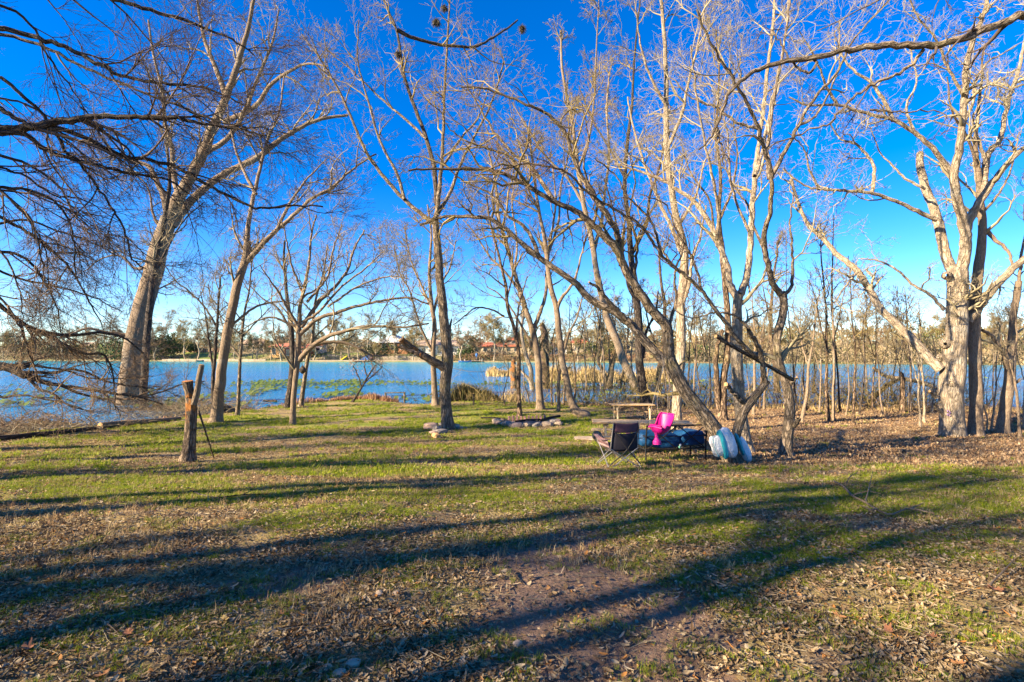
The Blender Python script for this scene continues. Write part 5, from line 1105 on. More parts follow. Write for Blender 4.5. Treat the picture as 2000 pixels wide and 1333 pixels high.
# broken post stump
M['rot'] = simple('rotten_orange_wood', (.40, .17, .05), .9, .4, 10, .6)
P, Rr = curve_from([(367, 902, 34), (370, 870, 26), (373, 830, 23), (374, 795, 22), (373, 765, 23)], depth_at(367, 902), 0, 30); Rr[:3] *= 1.15
st = thing('tree_stump', 'tall broken stump with a cut side arm standing alone on the left lawn', 'stump', (P[0, 0], P[0, 1], G(P[0, 0], P[0, 1])))
P0 = np.vstack([P[0] - [0, 0, .15], P]); V, F, B = tubes(P0[None], np.concatenate([[Rr[0]], Rr])[None], 24, .16, 4); obj('trunk', mesh_np('trunk', V, F, True, B), M['bark_orange'], st)
for nm, rows, mt in (('broken_top', [(372, 775, 20), (368, 758, 20), (366, 745, 22)], 'bark_orange'), ('side_arm', [(378, 790, 15), (385, 765, 13), (389, 738, 12), (394, 713, 11)], 'bark_smooth')):
    Q, q = curve_from(rows, P[0, 1] - .03, -.05, 16); V, F, B = tubes(Q[None], q[None], 16, .14, 7); ob = obj(nm, mesh_np(nm, V, F, True, B), M[mt], st); ends_cap('cut_end', Q, q, M['rot' if nm == 'broken_top' else 'cut_wood'], st)
log('leaning_stick', 'thin stick leaning against the right side of the broken stump', 'stick', [W(388, 803, 11.5) + (.022,), W(402, 845, 11.45) + (.018,), (*GP(418, 896)[:2], GP(418, 896)[2] + .0, .014)], 'bark_brown', False, 7)
# long dead pole lodged in the trees
log('lodged_pole', 'long thin dead branch lodged slantwise between the sawn fork and the knobbed tree', 'branch', [W(1398, 657, 10.2) + (.035,), W(1440, 682, 10.6) + (.04,), W(1500, 715, 11.2) + (.04,), W(1548, 742, 11.7) + (.045,)], 'bark_brown', True, 9)
# bird feeder hanging off the spreading tree
bf = thing('gourd_feeder', 'small dark gourd shaped bird feeder hanging beside the spreading tree trunk', 'bird feeder', W(591, 722, 25.5)); 
tube_obj('gourd', [(0, 0, -.22), (0, 0, -.17), (0, 0, 0), (0, 0, .14), (0, 0, .2)], [.03, .15, .17, .1, .02], M['bark_dark'], bf, 12, 14)
tube_obj('hanger', [(0, 0, .19), (-.05, 0, .5), (-.12, 0, .95)], .008, M['bark_dark'], bf, 5)
# rail at the shore
rl = thing('shore_rail', 'low wooden rail on two posts standing in the shallows behind the lawn', 'rail', W(771, 790, 30.8))
for px in (753, 790): p = W(px, 790, 30.8); tube_obj('post', [(p[0], p[1], -2.0), (p[0], p[1], W(px, 768, 30.8)[2])], .055, M['bark_grey'], rl, 8, keep=True)
a, b = W(751, 768, 30.8), W(792, 767, 30.8); tube_obj('rail', [a, b], .035, M['bark_grey'], rl, 7, keep=True)
for px, pt, lb in ((1084, 764, 'short square wooden post on the bank right of the vine covered snag'), (925, 770, 'low wooden post in the weeds right of the central tree')):
    x, y, z = GP(px, 792); q = thing('wooden_post', lb, 'post', (x, y, z)); tube_obj('shaft', [(0, 0, -.2), (0, 0, .55)], .05, M['bark_grey'], q, 8); tube_obj('cap', [(0, 0, .545), (0, 0, .60)], .062, M['bark_dark'], q, 8)
# float line on the water
fl = thing('float_line', 'sagging line of floats stretched across the lake right of the central tree', 'rope', W(875, 716, 85))
pts = [(*W(px, 0, 92 - .001 * (px - 930) ** 2)[:2], WATER + .03) for px in np.linspace(868, 985, 9)]
pts = [((px - 1000) / 1000 * (CZ - WATER) / (py - 690) * 1000, (CZ - WATER) / (py - 690) * 1000, WATER + .03) for px, py in ((868, 714), (890, 721), (915, 726), (945, 727), (970, 722), (990, 715))]
tube_obj('rope', pts, .045, M['bark_dark'], fl, 5, 40, keep=True)

# ================================================================== STONES
M['rock_tan'] = simple('tan_stone', (.38, .29, .20), .9, .35, 5, .6); M['rock_pink'] = simple('pinkish_stone', (.44, .30, .22), .9, .3, 6, .5); M['rock_grey'] = simple('grey_stone', (.24, .21, .18), .9, .35, 6, .6)
M['brick'] = simple('faded_brick', (.40, .22, .17), .9, .3, 8, .4); M['char'] = simple('charred_wood', (.03, .026, .022), .9, .5, 10, .6); M['ash'] = simple('ash', (.20, .18, .16), 1, .4, 12, .5)
def rock_mesh(seed, size, blocky=.4):
    r = np.random.default_rng(seed); bm = bmesh.new(); bmesh.ops.create_icosphere(bm, subdivisions=2, radius=1)
    for v in bm.verts:
        c = v.co; m = max(abs(c.x), abs(c.y), abs(c.z)); k_ = (1 - blocky) + blocky / m; n_ = float(fnoise(np.array([c.x * 1.3 + seed]), np.array([c.y * 1.3]), np.array([c.z * 1.3]), 2)[0])
        v.co = c * k_ * (.75 + .5 * n_)
    bmesh.ops.scale(bm, vec=[s * .5 for s in size], verts=bm.verts); me = bpy.data.meshes.new('stone'); bm.to_mesh(me); bm.free(); return me
fx, fy, fz_ = GP(1031, 829)
fp = thing('fire_pit', 'ring of pale stones and bricks round a burnt out fire on the lawn', 'fire pit', (fx, fy, fz_))
r = np.random.default_rng(3)
for i in range(24):
    a = i / 24 * 6.283 + r.normal() * .05; rad = 1.12 + r.normal() * .07; s = r.uniform(.20, .36)
    if .6 < a < 2.5: continue
    x, y = rad * math.cos(a) * 1.05, rad * .8 * math.sin(a); me = rock_mesh(100 + i, (s * 1.1, s * .8, s * .62), .85); o = obj('stone', me, M[['rock_tan', 'rock_pink', 'rock_tan', 'rock_grey'][i % 4]], fp, keep=False)
    o.location = (x, y, G(fx + x, fy + y) - fz_ + s * .22); o.rotation_euler = (r.normal() * .15, r.normal() * .15, r.random() * 6)
bme = None
for i in range(10):
    bm = bmesh.new(); bm_box(bm, (0, 0, 0), (.10, .08, .24), None, .008); o = bm_obj('brick', bm, M['brick'], fp); x = -.74 + i * .16; y = .70 - .1 * (x) ** 2
    o.location = (x, y, G(fx + x, fy + y) - fz_ + .14 + r.normal() * .02); o.rotation_euler = (r.normal() * .08, r.normal() * .06, r.normal() * .12)
o = obj('ash_bed', rock_mesh(140, (1.9, 1.4, .14), 0), M['ash'], fp, keep=False); o.location = (0, 0, .02)
for i, (a, b) in enumerate([((-.5, -.1, .12), (.5, .2, .16)), ((.5, -.1, .16), (1.3, .3, .28)), ((-.3, .2, .10), (.4, -.3, .18)), ((-1.9, .75, .16), (-.9, .35, .16))]):
    tube_obj('charred_log', [a, ((a[0] + b[0]) / 2, (a[1] + b[1]) / 2, (a[2] + b[2]) / 2 + .03), b], (.035, .05, .035, .03)[i], M['char'] if i < 3 else M['bark_dark'], fp, 9, lump=.2)
RK = [(841, 838, .52, .26, 'rock_pink', 'flat squared pinkish stone left of the central tree foot'), (853, 843, .34, .22, 'rock_grey', 'dark grey stone in front of the central tree foot'), (867, 837, .34, .24, 'rock_grey', 'round grey stone against the central tree foot'),
      (861, 846, .42, .16, 'rock_grey', 'low dark slab lying lowest but one in the pile by the central tree'), (852, 856, .34, .18, 'cut_wood', 'orange split wood block lying nearest the camera below the central tree'), (888, 838, .36, .2, 'rock_tan', 'tan stone touching the right side of the central tree foot'),
      (900, 839, .24, .12, 'rock_pink', 'small pink stone second to the right of the central tree foot'), (846, 849, .26, .14, 'rock_pink', 'small reddish stone below the squared stone by the central tree'), (910, 838, .14, .08, 'rock_tan', 'tiny pale stone farthest right of the central tree foot')]
for i, (px, py, s, h, mt, lb) in enumerate(RK):
    x, y, z = GP(px, py); o = obj('stone', rock_mesh(200 + i, (s, s * .7, h), .9), M[mt]); o.location = (x, y, z + h * .38); o.rotation_euler = (0, 0, i * 1.3); tag(o, lb, 'stone', 'stones round the central tree')
PB = [(262 / 2.857, 0, 0)] 
for i, (px, py, s, lb) in enumerate([(690, 1302, .06, 'small white pebble in the leaves at the bottom centre left'), (663, 1322, .055, 'little pale pebble just below the white pebble near the bottom edge'), (741, 1165, .055, 'pale pebble lying in the sun left of the bare dirt'), (776, 1164, .05, 'beige pebble right beside the pale pebble near the dirt'),
                                  (1010, 1262, .05, 'grey pebble on the bare dirt in the lower centre'), (640, 1313, .05, 'flat grey pebble left of the white pebble')]):
    x, y, z = GP(px, py); o = obj('pebble', rock_mesh(230 + i, (s * 1.4, s, s * .6), .3), M['rock_tan']); o.location = (x, y, z + s * .2); o.rotation_euler = (0, 0, i); tag(o, lb, 'pebble', 'pebbles on the lawn')
# fallen branches on the lawn
def ground_branch(label, rows, rad, subs, mat='bark_smooth'):
    pts = [(*GP(px, py)[:2], GP(px, py)[2] + rad + up) for px, py, up in rows]; root = thing('fallen_branch', label, 'branch', pts[0])
    tube_obj('stem', pts, [rad, rad * .45], M[mat], root, 8, keep=True)
    for s in subs: tube_obj('side_twig', [(*GP(px, py)[:2], GP(px, py)[2] + .01 + up) for px, py, up in s], [rad * .55, rad * .2], M[mat], root, 6, keep=True)
ground_branch('long forked fallen branch lying on the green grass at the right', [(1629, 945, .02), (1648, 958, .03), (1665, 978, .04), (1690, 993, .05), (1712, 1004, .03), (1740, 1012, .02), (1775, 1006, .05), (1825, 1014, .04)], .017,
              [[(1665, 978, .05), (1692, 978, .10), (1720, 979, .08)], [(1690, 992, .05), (1700, 970, .18), (1704, 958, .26)], [(1775, 1006, .05), (1805, 1002, .1)], [(1650, 960, .04), (1660, 962, .2), (1675, 958, .24)], [(1712, 1004, .04), (1700, 1008, .06), (1680, 1003, .08)]])
ground_branch('thin crooked fallen twig on the left lawn in front of the stump', [(372, 962, .01), (395, 972, .02), (425, 976, .01), (470, 974, .03), (530, 970, .02)], .012, [[(425, 976, .01), (440, 968, .08)], [(470, 974, .03), (500, 966, .06)]], 'bark_dark')
ground_branch('thin stick standing out of the leaves at the right edge', [(1930, 1152, .01), (1955, 1137, .05), (1982, 1122, .10)], .008, [], 'bark_smooth')
ground_branch('short twig on the bare dirt in the lower centre', [(1000, 1120, .01), (1010, 1135, .01), (1022, 1147, .01)], .007, [], 'bark_dark')
ground_branch('curved dark twig lying in the path at the bottom centre', [(1130, 1175, .01), (1155, 1185, .02), (1178, 1194, .01)], .006, [], 'bark_grey')
ground_branch('thin pale twig in the leaves at the lower left', [(195, 1215, .01), (212, 1230, .02), (236, 1250, .01)], .006, [], 'bark_smooth')
# big curled leaves that stand out one by one
def big_leaf(px, py, s, lb, mat, i):
    s *= .68
    r = random.Random(i); n = 9; V = [(0, 0, .01)]; F = []
    for j in range(n * 2):
        a = j / (n * 2) * 6.283; rad = s * (.5 if j % 2 == 0 else .34) * (1.15 if abs(math.cos(a)) > .6 else .85) * r.uniform(.85, 1.15); V.append((rad * math.cos(a), rad * math.sin(a) * .75, .01 + .6 * s * (rad / s) ** 2 * r.uniform(.5, 1.6)))
    F = [(0, 1 + j, 1 + (j + 1) % (2 * n)) for j in range(2 * n)]
    x, y, z = GP(px, py); root = thing('big_leaf', lb, 'leaf', (x, y, z + .012), r.uniform(0, 6), 'large curled brown leaves on the lawn')
    obj('blade', mesh_np('blade', np.array(V), np.array(F), True), mat, root, keep=False)
    tube_obj('stalk', [(-s * .4, 0, .03), (-s * .7, .01, .035), (-s * .95, .03, .02)], .0025, M['bark_brown'], root, 5)
M['ol'] = simple('orange_leaf', (.40, .19, .07), .7, .3, 20); M['yl'] = simple('yellow_brown_leaf', (.52, .36, .12), .7, .3, 20); M['rl'] = simple('rust_leaf', (.30, .13, .06), .7, .3, 20)
for i, (px, py, s, lb, mt) in enumerate([(748, 1125, .09, 'orange curled leaf catching the sun left of the dirt patch', 'ol'), (655, 1082, .10, 'flat rust leaf in the shade band at centre left', 'rl'), (436, 1220, .13, 'large yellow brown leaf in the shaded lower left', 'yl'),
    (250, 1245, .12, 'rust brown leaf near the lower left beside a pale twig', 'rl'), (55, 1275, .14, 'broad brown leaf lying at the far lower left', 'rl'), (775, 1208, .09, 'orange brown leaf left of the dirt path', 'ol'), (1640, 1215, .11, 'orange leaf in the lower right leaves', 'ol'), (1735, 1240, .13, 'rust leaf right of the lower right orange leaf', 'rl'),
    (1750, 990, .12, 'tan curled leaf beside the long fallen branch', 'ol'), (1900, 1025, .12, 'brown leaf in the bright grass at the right', 'rl'), (1945, 1160, .14, 'wide rust leaf in the shade at the right edge', 'rl'), (1870, 1305, .1, 'orange leaf at the bottom right corner', 'ol'),
    (200, 1330, .1, 'orange brown leaf cut by the bottom edge at left', 'ol'), (550, 1208, .08, 'thin orange leaf on the shaded dirt at centre left', 'ol'), (1820, 1255, .1, 'dark rust leaf low on the right among clover', 'rl')]): big_leaf(px, py, s, lb, M[mt], i)

# ================================================================== PICNIC TABLES
M['plank'] = simple('weathered_plank', (.44, .28, .13), .85, .3, 9, .3); M['plank2'] = simple('pale_old_plank', (.52, .40, .24), .85, .25, 9, .3); M['plankd'] = simple('dark_old_beam', (.26, .19, .12), .9, .3, 9, .3)  # lighter tone on alternate planks and legs, darker on braces and upper cross rails
def picnic(label, loc, rz, L, Wd, benches=True, h=.75, mats=('plank', 'plank2', 'plankd'), ins=.35):
    root = thing('picnic_table', label, 'table', loc, rz); n = 5
    for i in range(n):
        bm = bmesh.new(); y = (i - 2) * Wd / n; beam(bm, (-L / 2 + .01 * (i % 2), y, h), (L / 2 - .015 * ((i + 1) % 2), y, h), Wd / n - .012, .04); bm_obj('top_plank', bm, M[mats[i % 2]], root)
    for s in (-1, 1):
        x = s * (L / 2 - ins)
        for t in (-1, 1):
            bm = bmesh.new(); spread = .62 if benches else .34; beam(bm, (x, t * spread, -.03), (x, t * .22, h - .03), .05, .11); bm_obj('leg', bm, M[mats[1]], root)
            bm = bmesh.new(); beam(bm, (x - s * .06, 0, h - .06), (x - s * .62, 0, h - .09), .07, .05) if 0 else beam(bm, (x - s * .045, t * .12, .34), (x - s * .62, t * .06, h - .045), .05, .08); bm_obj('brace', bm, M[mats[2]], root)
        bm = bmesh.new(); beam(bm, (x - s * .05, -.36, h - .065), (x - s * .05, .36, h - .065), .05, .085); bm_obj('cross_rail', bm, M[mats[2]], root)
        bm = bmesh.new(); hw = .78 if benches else .3; beam(bm, (x + s * .052, -hw, .36), (x + s * .052, hw, .36), .05, .09); bm_obj('cross_rail', bm, M[mats[0]], root)
    if benches:
        for t in (-1, 1):
            for q in (0, 1):
                bm = bmesh.new(); y = t * (.62 + q * .15); beam(bm, (-L / 2 + .02 * q, y, .425), (L / 2 - .03 * q, y, .425), .138, .04); bm_obj('seat_plank', bm, M[mats[(q + 1) % 2]], root)
    return root
x, y, z = GP(1243, 874); picnic('long weathered picnic table with benches behind the camp chair and pink swing', (x, 13.9, G(x, 13.9)), R(-7), 2.62, .78)
x, y, z = GP(1235, 817); picnic('small wooden table with braced legs standing farther back by the slanting trunk', (W(1234, 0, 21.6)[0], 21.6, G(W(1234, 0, 21.6)[0], 21.6)), R(3), 1.80, .72, False, .66, ins=.22)
# sandy flat stone under the table end
xx, yy, zz = GP(1150, 857); o = obj('flat_stone', rock_mesh(260, (1.0, .7, .07), .6), M['rock_tan']); o.location = (xx, yy, zz + .01); tag(o, 'pale flat slab set in the grass at the left end of the picnic table', 'slab')
lgx, lgy, lgz = GP(1172, 872)
log('driftwood_limb', 'thick bent tan driftwood limb lying against the left end of the picnic table', 'branch', [W(1159, 850, 12.6) + (.085,), W(1167, 852, 12.6) + (.12,), W(1176, 864, 12.5) + (.10,), W(1192, 875, 12.4) + (.09,), W(1206, 881, 12.3) + (.08,)], 'bark_smooth', True, 14, .2)

# ================================================================== CAMP CHAIR
M['fab_purple'] = simple('plum_fabric', (.10, .045, .06), .85, .15, 30); M['fab_black'] = simple('black_mesh_fabric', (.022, .02, .028), .8, .2, 60); M['fab_stripe'] = NT('striped_fabric').m
kk = NT('striped_pink_fabric'); tc = kk.n('ShaderNodeTexCoord'); wv = kk.n('ShaderNodeTexWave', wave_type='BANDS', bands_direction='X'); wv.inputs['Scale'].default_value = 9; kk.l(tc.outputs['Object'], wv.inputs[0]); kk.col(kk.ramp(wv.outputs[0], [(.35, (.42, .27, .26)), (.55, (.16, .09, .09))]).outputs[0]); M['fab_stripe'] = kk.m
M['steel'] = simple('grey_steel_tube', (.35, .33, .32), .4, .1, 5, 0, .6, .5); M['blackmetal'] = simple('black_metal', (.02, .018, .018), .5, .2, 8)
def cloth(name, grid, mat, parent, th=.006):
    g = np.array(grid, float); a, b, _ = g.shape
    n = np.zeros_like(g); du = np.gradient(g, axis=0); dv = np.gradient(g, axis=1); n = nrm(np.cross(du, dv)) * th
    V = np.concatenate([(g + n).reshape(-1, 3), (g - n).reshape(-1, 3)]); F = []
    for i in range(a - 1):
        for j in range(b - 1):
            q = [i * b + j, i * b + j + 1, (i + 1) * b + j + 1, (i + 1) * b + j]; F += [q, [v + a * b for v in reversed(q)]]
    ed = [(i * b, (i + 1) * b) for i in range(a - 1)] + [((i + 1) * b + b - 1, i * b + b - 1) for i in range(a - 1)] + [(j + 1, j) for j in range(b - 1)] + [((a - 1) * b + j, (a - 1) * b + j + 1) for j in range(b - 1)]
    F += [[p, q, q + a * b, p + a * b] for p, q in ed]
    return obj(name, mesh_np(name, V, np.array(F)), mat, parent, keep=False)
cx_, cy_, cz_ = GP(1213, 914)
ch = thing('camp_chair', 'folding camp chair seen from behind with plum and black fabric and striped arm', 'chair', (cx_, cy_ + .25, G(cx_, cy_ + .25)), R(14))
# local: back is at -y (towards the camera), seat opens to +y
def surf(f, na=8, nb=8): return [[f(i / (na - 1), j / (nb - 1)) for j in range(nb)] for i in range(na)]
bk = lambda u, v, z0, z1: ((v - .5) * .56 * (1 - .06 * u), -.24 - .10 * (z0 + (z1 - z0) * u - .40) / .5 - .05 * math.sin(math.pi * v) * (1 - .3 * u), z0 + (z1 - z0) * u - .02 * math.sin(math.pi * v) * u)
cloth('back_panel', surf(lambda u, v: bk(u, v, .36, .73)), M['fab_black'], ch); cloth('back_panel', surf(lambda u, v: bk(u, v, .735, .93)), M['fab_purple'], ch)
cloth('seat', surf(lambda u, v: ((v - .5) * .54, -.26 + .50 * u, .40 + .05 * u - .07 * math.sin(math.pi * v) * math.sin(math.pi * u))), M['fab_black'], ch)
cloth('arm_rest', surf(lambda u, v: (-.31 - .10 * v, -.26 + .56 * u, .60 + .02 * u - .05 * math.sin(math.pi * u))), M['fab_stripe'], ch); cloth('arm_rest', surf(lambda u, v: (.31 + .10 * v, -.26 + .56 * u, .60 + .02 * u - .05 * math.sin(math.pi * u))), M['fab_purple'], ch)
cloth('side_panel', surf(lambda u, v: (-.30 - .06 * u, -.24 + .5 * v, .42 + .18 * u)), M['fab_stripe'], ch)
FT_ = {(-1, -1): (-.33, -.30, .01), (1, -1): (.33, -.30, .01), (-1, 1): (-.33, .30, .01), (1, 1): (.33, .30, .01)}
for s in (-1, 1):
    tube_obj('leg', [(s * .33, -.30, .01), (-s * .29, -.26, .41)], .010, M['steel'], ch, 7); tube_obj('leg', [(s * .33, .30, .01), (-s * .28, .26, .44)], .010, M['steel'], ch, 7)
    tube_obj('leg', [(s * .34, -.33, .01), (s * .31, .27, .45)], .010, M['steel'], ch, 7); tube_obj('leg', [(s * .34, .33, .01), (s * .30, -.27, .42)], .010, M['steel'], ch, 7)
    tube_obj('back_post', [(s * .29, -.25, .38), (s * .285, -.30, .65), (s * .275, -.36, .94)], .011, M['steel'], ch, 7); tube_obj('arm_post', [(s * .31, .28, .44), (s * .36, .30, .61)], .010, M['steel'], ch, 7)
    tube_obj('support_strap', [(s * .33, -.31, .10), (0, -.40, .42), (-s * .27, -.36, .80)], .012, M['blackmetal'], ch, 6)
    for t in (-1, 1): tube_obj('foot', [(s * .335 - s * .03, t * .315, .012), (s * .335 + s * .03, t * .315, .012)], .022, M['blackmetal'], ch, 8)

# ================================================================== BENCH WITH BLUE CUSHIONS
M['navy'] = simple('navy_cushion', (.012, .045, .10), .7, .25, 7, .2)
kk = NT('navy_cushion'); tc = kk.n('ShaderNodeTexCoord'); n = kk.noise(9, 4, .6, tc.outputs['Object']); kk.col(kk.ramp(n.outputs[0], [(.3, (.004, .035, .10)), (.7, (.010, .075, .19))]).outputs[0]); kk.b.inputs['Roughness'].default_value = .55; kk.bump(n.outputs[0], .5, .05); M['navy'] = kk.m
bx_, by_, bz_ = GP(1331, 906)
bn = thing('metal_bench', 'black tube framed bench seen from behind beside the leaning trunk', 'bench', (bx_, by_ + .8, G(bx_, by_ + .8)), R(9))
BW = 1.42
for s in (-1, 1):
    x = s * BW / 2
    tube_obj('leg', [(x, -.30, -.02), (x, -.30, .44), (x, -.36, .86)], .018, M['blackmetal'], bn, 8); tube_obj('leg', [(x, .38, -.02), (x, .38, .60)], .018, M['blackmetal'], bn, 8)
    tube_obj('arm_rest', [(x, -.33, .60), (x, 0, .64), (x, .40, .60)], .02, M['blackmetal'], bn, 8); tube_obj('seat_rail', [(x, -.31, .33), (x, .38, .33)], .016, M['blackmetal'], bn, 7)
for y, z, nm in ((-.36, .86, 'top_rail'), (-.31, .34, 'seat_rail'), (.38, .33, 'seat_rail'), (-.325, .62, 'back_rail')): tube_obj(nm, [(-BW / 2, y, z), (0, y, z - .01), (BW / 2, y, z)], .017 if nm != 'back_rail' else .010, M['blackmetal'], bn, 8)
for a, b in ((-.66, -.02), (-.02, -.66), (.02, .66), (.66, .02)): tube_obj('back_strap', [(a, -.33, .36), ((a + b) / 2, -.355, .6), (b, -.375, .85)], .012, M['blackmetal'], bn, 6)
for i in range(6): tube_obj('seat_bar', [(-BW / 2 + .2 + i * .21, -.31, .335), (-BW / 2 + .2 + i * .21, .38, .325)], .009, M['blackmetal'], bn, 6)
def pillow(name, label, loc, size, rz, mat, seed, ry=0):
    r = np.random.default_rng(seed); bm = bmesh.new(); bmesh.ops.create_cube(bm, size=2); bmesh.ops.subdivide_edges(bm, edges=bm.edges[:], cuts=9, use_grid_fill=True)
    for v in bm.verts:
        c = v.co; p = 5.0; m = (abs(c.x) ** p + abs(c.y) ** p + abs(c.z) ** p) ** (1 / p); mm = max(abs(c.x), abs(c.y), abs(c.z)); q = c * (mm / m)
        n_ = float(fnoise(np.array([q.x * 2.4 + seed]), np.array([q.y * 2]), np.array([q.z * 2]), 3)[0]) - .5; q = q * (1 + .28 * n_); v.co = (q.x * size[0] / 2, q.y * size[1] / 2, q.z * size[2] / 2 * (1 - .2 * abs(q.x) ** 3))
    me = bpy.data.meshes.new(name); bm.to_mesh(me); bm.free(); me.polygons.foreach_set('use_smooth', np.ones(len(me.polygons), bool)); root = thing(name, label, 'cushion', loc, rz); o = obj('cover', me, mat, root, keep=False); o.rotation_euler = (0, ry, 0); return root
bl = bn.location; cr_, sr_ = math.cos(R(9)), math.sin(R(9))
def on_bench(x, y, z): return (bl.x + x * cr_ - y * sr_, bl.y + x * sr_ + y * cr_, bl.z + z)
pillow('blue_cushion', 'long rolled navy blue cushion lying on the left of the metal bench', on_bench(-.30, .04, .50), (.98, .56, .36), R(9), M['navy'], 3, .06)
pillow('blue_cushion', 'smaller navy blue cushion at the right end of the metal bench', on_bench(.46, .02, .53), (.60, .50, .34), R(9), M['navy'], 5, -.05)
tg = thing('hanging_charm', 'little green and white charm hanging from the back straps of the bench', 'charm', on_bench(.03, -.40, .56))
tube_obj('cord', [(0, 0, 0), (.01, 0, -.06), (0, 0, -.13)], .004, M['blackmetal'], tg, 5); obj('bead', rock_mesh(301, (.05, .05, .06), 0), simple('green_bead', (.15, .45, .30), .4), tg, keep=False).location = (0, 0, -.17)
obj('bead', rock_mesh(302, (.045, .045, .05), 0), M['trim'], tg, keep=False).location = (.02, 0, -.12)

# ================================================================== PINK SWING
kk = NT('pink_plastic'); kk.b.inputs['Base Color'].default_value = (.36, .004, .14, 1); kk.b.inputs['Roughness'].default_value = .42; kk.b.inputs['Subsurface Weight'].default_value = 0; M['pink'] = kk.m
kk = NT('light_pink_plastic'); kk.b.inputs['Base Color'].default_value = (.50, .02, .20, 1); kk.b.inputs['Roughness'].default_value = .45; M['pink2'] = kk.m
M['rope'] = simple('pale_rope', (.25, .21, .17), .9, .2, 40)
SWD = 10.95; sw0 = W(1293, 845, SWD)
sw = thing('toddler_swing', 'bright pink plastic toddler swing hanging from the leaning trunk', 'swing', sw0, R(36))
# side profile in local x (front is -x, back is +x), z up; U shaped sections across y
prof = [(-.23, .17, .14, .02), (-.235, .08, .16, .10), (-.19, .0, .17, .16), (-.08, -.03, .18, .19), (.03, -.01, .18, .18), (.10, .04, .185, .15), (.15, .13, .19, .12), (.185, .23, .195, .10), (.215, .33, .195, .07), (.23, .385, .17, .045)]
def shell(prof):
    rows = spline(prof, 26); g = []
    T = nrm(np.gradient(rows[:, :2], axis=0)); 
    for (x, z, w_, dp), t in zip(rows, T):
        nx_, nz_ = -t[1], t[0]; row = []
        for j in range(17):
            a = (j / 16 - .5) * math.pi; row.append((x + nx_ * dp * (1 - math.cos(a)), w_ * math.sin(a) * 1.0, z + nz_ * dp * (1 - math.cos(a))))
        g.append(row)
    return g
cloth('seat_shell', shell(prof), M['pink'], sw, .008)
g = shell(prof); tube_obj('rim', [g[i][0] for i in range(0, 26, 3)] + [g[25][0]], .014, M['pink'], sw, 8, 30); tube_obj('rim', [g[i][16] for i in range(0, 26, 3)] + [g[25][16]], .014, M['pink'], sw, 8, 30); tube_obj('rim', [g[25][j] for j in range(0, 17, 2)], .016, M['pink'], sw, 8, 20); tube_obj('rim', [g[0][j] for j in range(0, 17, 2)], .018, M['pink'], sw, 8, 20)
tube_obj('t_bar', [(-.19, 0, .03), (-.18, 0, -.06), (-.17, 0, -.17), (-.165, 0, -.21), (-.165, 0, -.235)], [.05, .034, .04, .085, .09], M['pink2'], sw, 14, 22)
tube_obj('t_bar_grip', [(-.225, -.17, .12), (-.25, 0, .14), (-.225, .17, .12)], .022, M['pink2'], sw, 8)
top = W(1300, 700, 11.55); lp = lambda p: tuple((Matrix.Rotation(R(-36), 3, 'Z') @ (Vector(p) - Vector(sw0))))
t1, t2 = lp(W(1292, 690, 11.1)), lp(W(1300, 696, 11.15))
for s, t_ in ((-1, t1), (1, t2)):
    tube_obj('rope', [t_, (-.06, s * .2, .62), (-.20, s * .17, .14)], .0045, M['rope'], sw, 5, 20); tube_obj('rope', [t_, (.10, s * .2, .75), (.16, s * .19, .26)], .0045, M['rope'], sw, 5, 20)

# ================================================================== WHITE AND TEAL INFLATABLE
kk = NT('white_vinyl'); tc = kk.n('ShaderNodeTexCoord'); n = kk.noise(4, 4, .6, tc.outputs['Object']); kk.col(kk.ramp(n.outputs[0], [(.35, (.52, .56, .57)), (.62, (.80, .80, .78))]).outputs[0]); kk.b.inputs['Roughness'].default_value = .4; n5 = kk.noise(13, 5, .65, tc.outputs['Object']); kk.bump(kk.math('ADD', n.outputs[0], kk.math('MULTIPLY', n5.outputs[0], .5)), 1.0, .06); M['vinyl'] = kk.m
M['teal'] = simple('teal_vinyl', (.03, .33, .38), .4, .15, 6)
def blob(name, c, size, rot, mat, parent, seed, pw=2.6, nz=.12):
    bm = bmesh.new(); bmesh.ops.create_icosphere(bm, subdivisions=4, radius=1)
    for v in bm.verts:
        q = v.co; m = (abs(q.x) ** pw + abs(q.y) ** pw + abs(q.z) ** pw) ** (1 / pw); n_ = float(fnoise(np.array([q.x * 1.6 + seed]), np.array([q.y * 1.6]), np.array([q.z * 1.6]), 2)[0]) - .5
        v.co = q / m * (1 + nz * 2 * n_)
    bmesh.ops.scale(bm, vec=[s / 2 for s in size], verts=bm.verts); bmesh.ops.rotate(bm, matrix=Euler(rot).to_matrix(), verts=bm.verts); bmesh.ops.translate(bm, vec=c, verts=bm.verts)
    return bm_obj(name, bm, mat, parent, True)
fl0 = W(1425, 868, 10.75); ft = thing('inflatable_float', 'white and teal inflatable pool float wedged round the crooked trunk', 'pool float', fl0)
L_ = lambda px, py, dd=0: tuple(Vector(W(px, py, 10.75 + dd)) - Vector(fl0))
blob('float_lobe', L_(1404, 871), (.30, .24, .44), (0, R(-16), 0), M['vinyl'], ft, 1, 3.6, .22); blob('float_lobe', L_(1421, 864, -.02), (.30, .25, .64), (0, R(-18), 0), M['vinyl'], ft, 2, 3.2, .20)
blob('teal_band', L_(1411, 868, -.03), (.11, .28, .62), (0, R(-14), 0), M['teal'], ft, 3, 3.2, .12); blob('float_wing', L_(1453, 877, .2), (.22, .16, .62), (0, R(-24), 0), M['vinyl'], ft, 4, 2.2, .08)
blob('teal_band', L_(1444, 868, .16), (.06, .21, .50), (0, R(-20), 0), M['teal'], ft, 5, 3.0, .05)
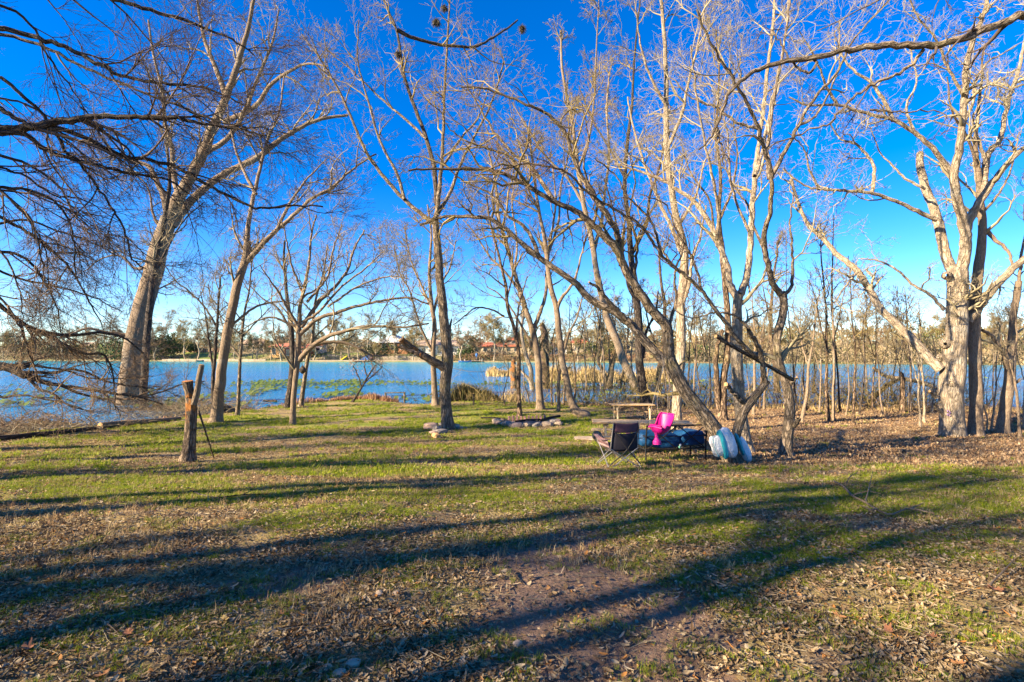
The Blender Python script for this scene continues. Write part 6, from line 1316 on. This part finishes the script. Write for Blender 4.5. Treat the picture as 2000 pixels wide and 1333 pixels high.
for pts in ([(1392, 852), (1396, 875), (1404, 892)], [(1408, 846), (1412, 868), (1422, 890)], [(1424, 838), (1430, 860), (1434, 885)], [(1446, 856), (1452, 876), (1462, 900)]):
    tube_obj('seam', [tuple(Vector(L_(a, b, -.135 + (.22 if a > 1440 else 0))) ) for a, b in pts], .006, M['teal'], ft, 5, 14)
# purple paint mark and knots on the big tree, parts of it
bt_, bpx, bd = big
def on_trunk(px, py, r_, c0=1859):
    u = (c0 - 1000) / 1000; nn = math.sqrt(1 + u * u); v = np.array([u / nn, 1 / nn, 0]); p = np.array([1 / nn, -u / nn, 0]); c = np.array(W(c0, py, bd)); s = max(-.95 * r_, min(.95 * r_, (px - c0) / 1000 * bd / nn))
    q = c + p * s - v * math.sqrt(r_ * r_ - s * s); q[2] = CZ - (py - 690) / 1000 * q[1]; return q, v
M['purple'] = simple('purple_paint', (.36, .22, .40), .9, .4, 20)
for i, (px, py, s) in enumerate([(1846, 672, .24), (1858, 748, .30), (1850, 538, .22), (1836, 700, .2)]):
    q, vd = on_trunk(px, py, .30); m_ = M['bark_pale']; V, F, B = tubes(np.array([[q + vd * .22, q + vd * .05, q - vd * .05, q - vd * .09]]), np.array([[s * .7, s * .62, s * .5, s * .2]]), 14, .25, i * 3)
    obj('knot', mesh_np('knot', V, F, True, B), m_, bt_)
def splat(pts_):
    V = []; F = []
    for (px, py, s) in pts_:
        o_ = len(V); q, v = on_trunk(px, py, .405); V.append(q)
        for j in range(8):
            a = j / 8 * 6.283; V.append(on_trunk(px + 1000 / bd * s * math.cos(a) * (.7 + .3 * math.sin(3 * a + px)) * 1.3, py + 1000 / bd * s * 1.3 * math.sin(a), .40)[0])
        F += [(o_, o_ + 1 + j, o_ + 1 + (j + 1) % 8) for j in range(8)]
    return np.array(V), np.array(F)
V, F = splat([(1851, 803, .028), (1855, 806, .03), (1851, 810, .03), (1855, 812, .02)]); obj('paint_mark', mesh_np('paint_mark', V, F, False), M['purple'], bt_)
# hanging moss clumps high in the central tree
M['moss'] = simple('ball_moss', (.10, .085, .06), .95, .3, 20)
for i, (px, py, d_, s, lb) in enumerate([(852, 42, 17.2, .18, 'dark ball moss clump hanging at the top centre on the horizontal limb'), (1020, 55, 16, .14, 'small ball moss clump right of the dark top centre clump'), (778, 105, 18, .14, 'ball moss on the dark upright limb left of the top centre clump'), (868, 15, 17.2, .14, 'ball moss clump touching the top edge of the view')]):
    r = np.random.default_rng(900 + i); c = np.array(W(px, py, d_)); n = 260; d0 = nrm(r.normal(size=(n, 3)) - [0, 0, .3]); P = np.stack([c + d0 * 0, c + d0 * s * .5 * r.uniform(.5, 1, (n, 1)), c + d0 * s * r.uniform(.6, 1.2, (n, 1)) - [0, 0, s * .3]], 1)
    V, F, B = tubes(P, np.full((n, 3), .008) * [1, .8, .4], 3); rt = thing('ball_moss', lb, 'moss', tuple(c)); obj('moss_strands', mesh_np('moss_strands', V, F, True, B), M['moss'], rt)['kind'] = 'stuff'
print('OBJECTS BUILT', len(C.objects), 'TRIS', sum(len(o.data.loops) - 2 * len(o.data.polygons) for o in C.objects if o.type == 'MESH'))
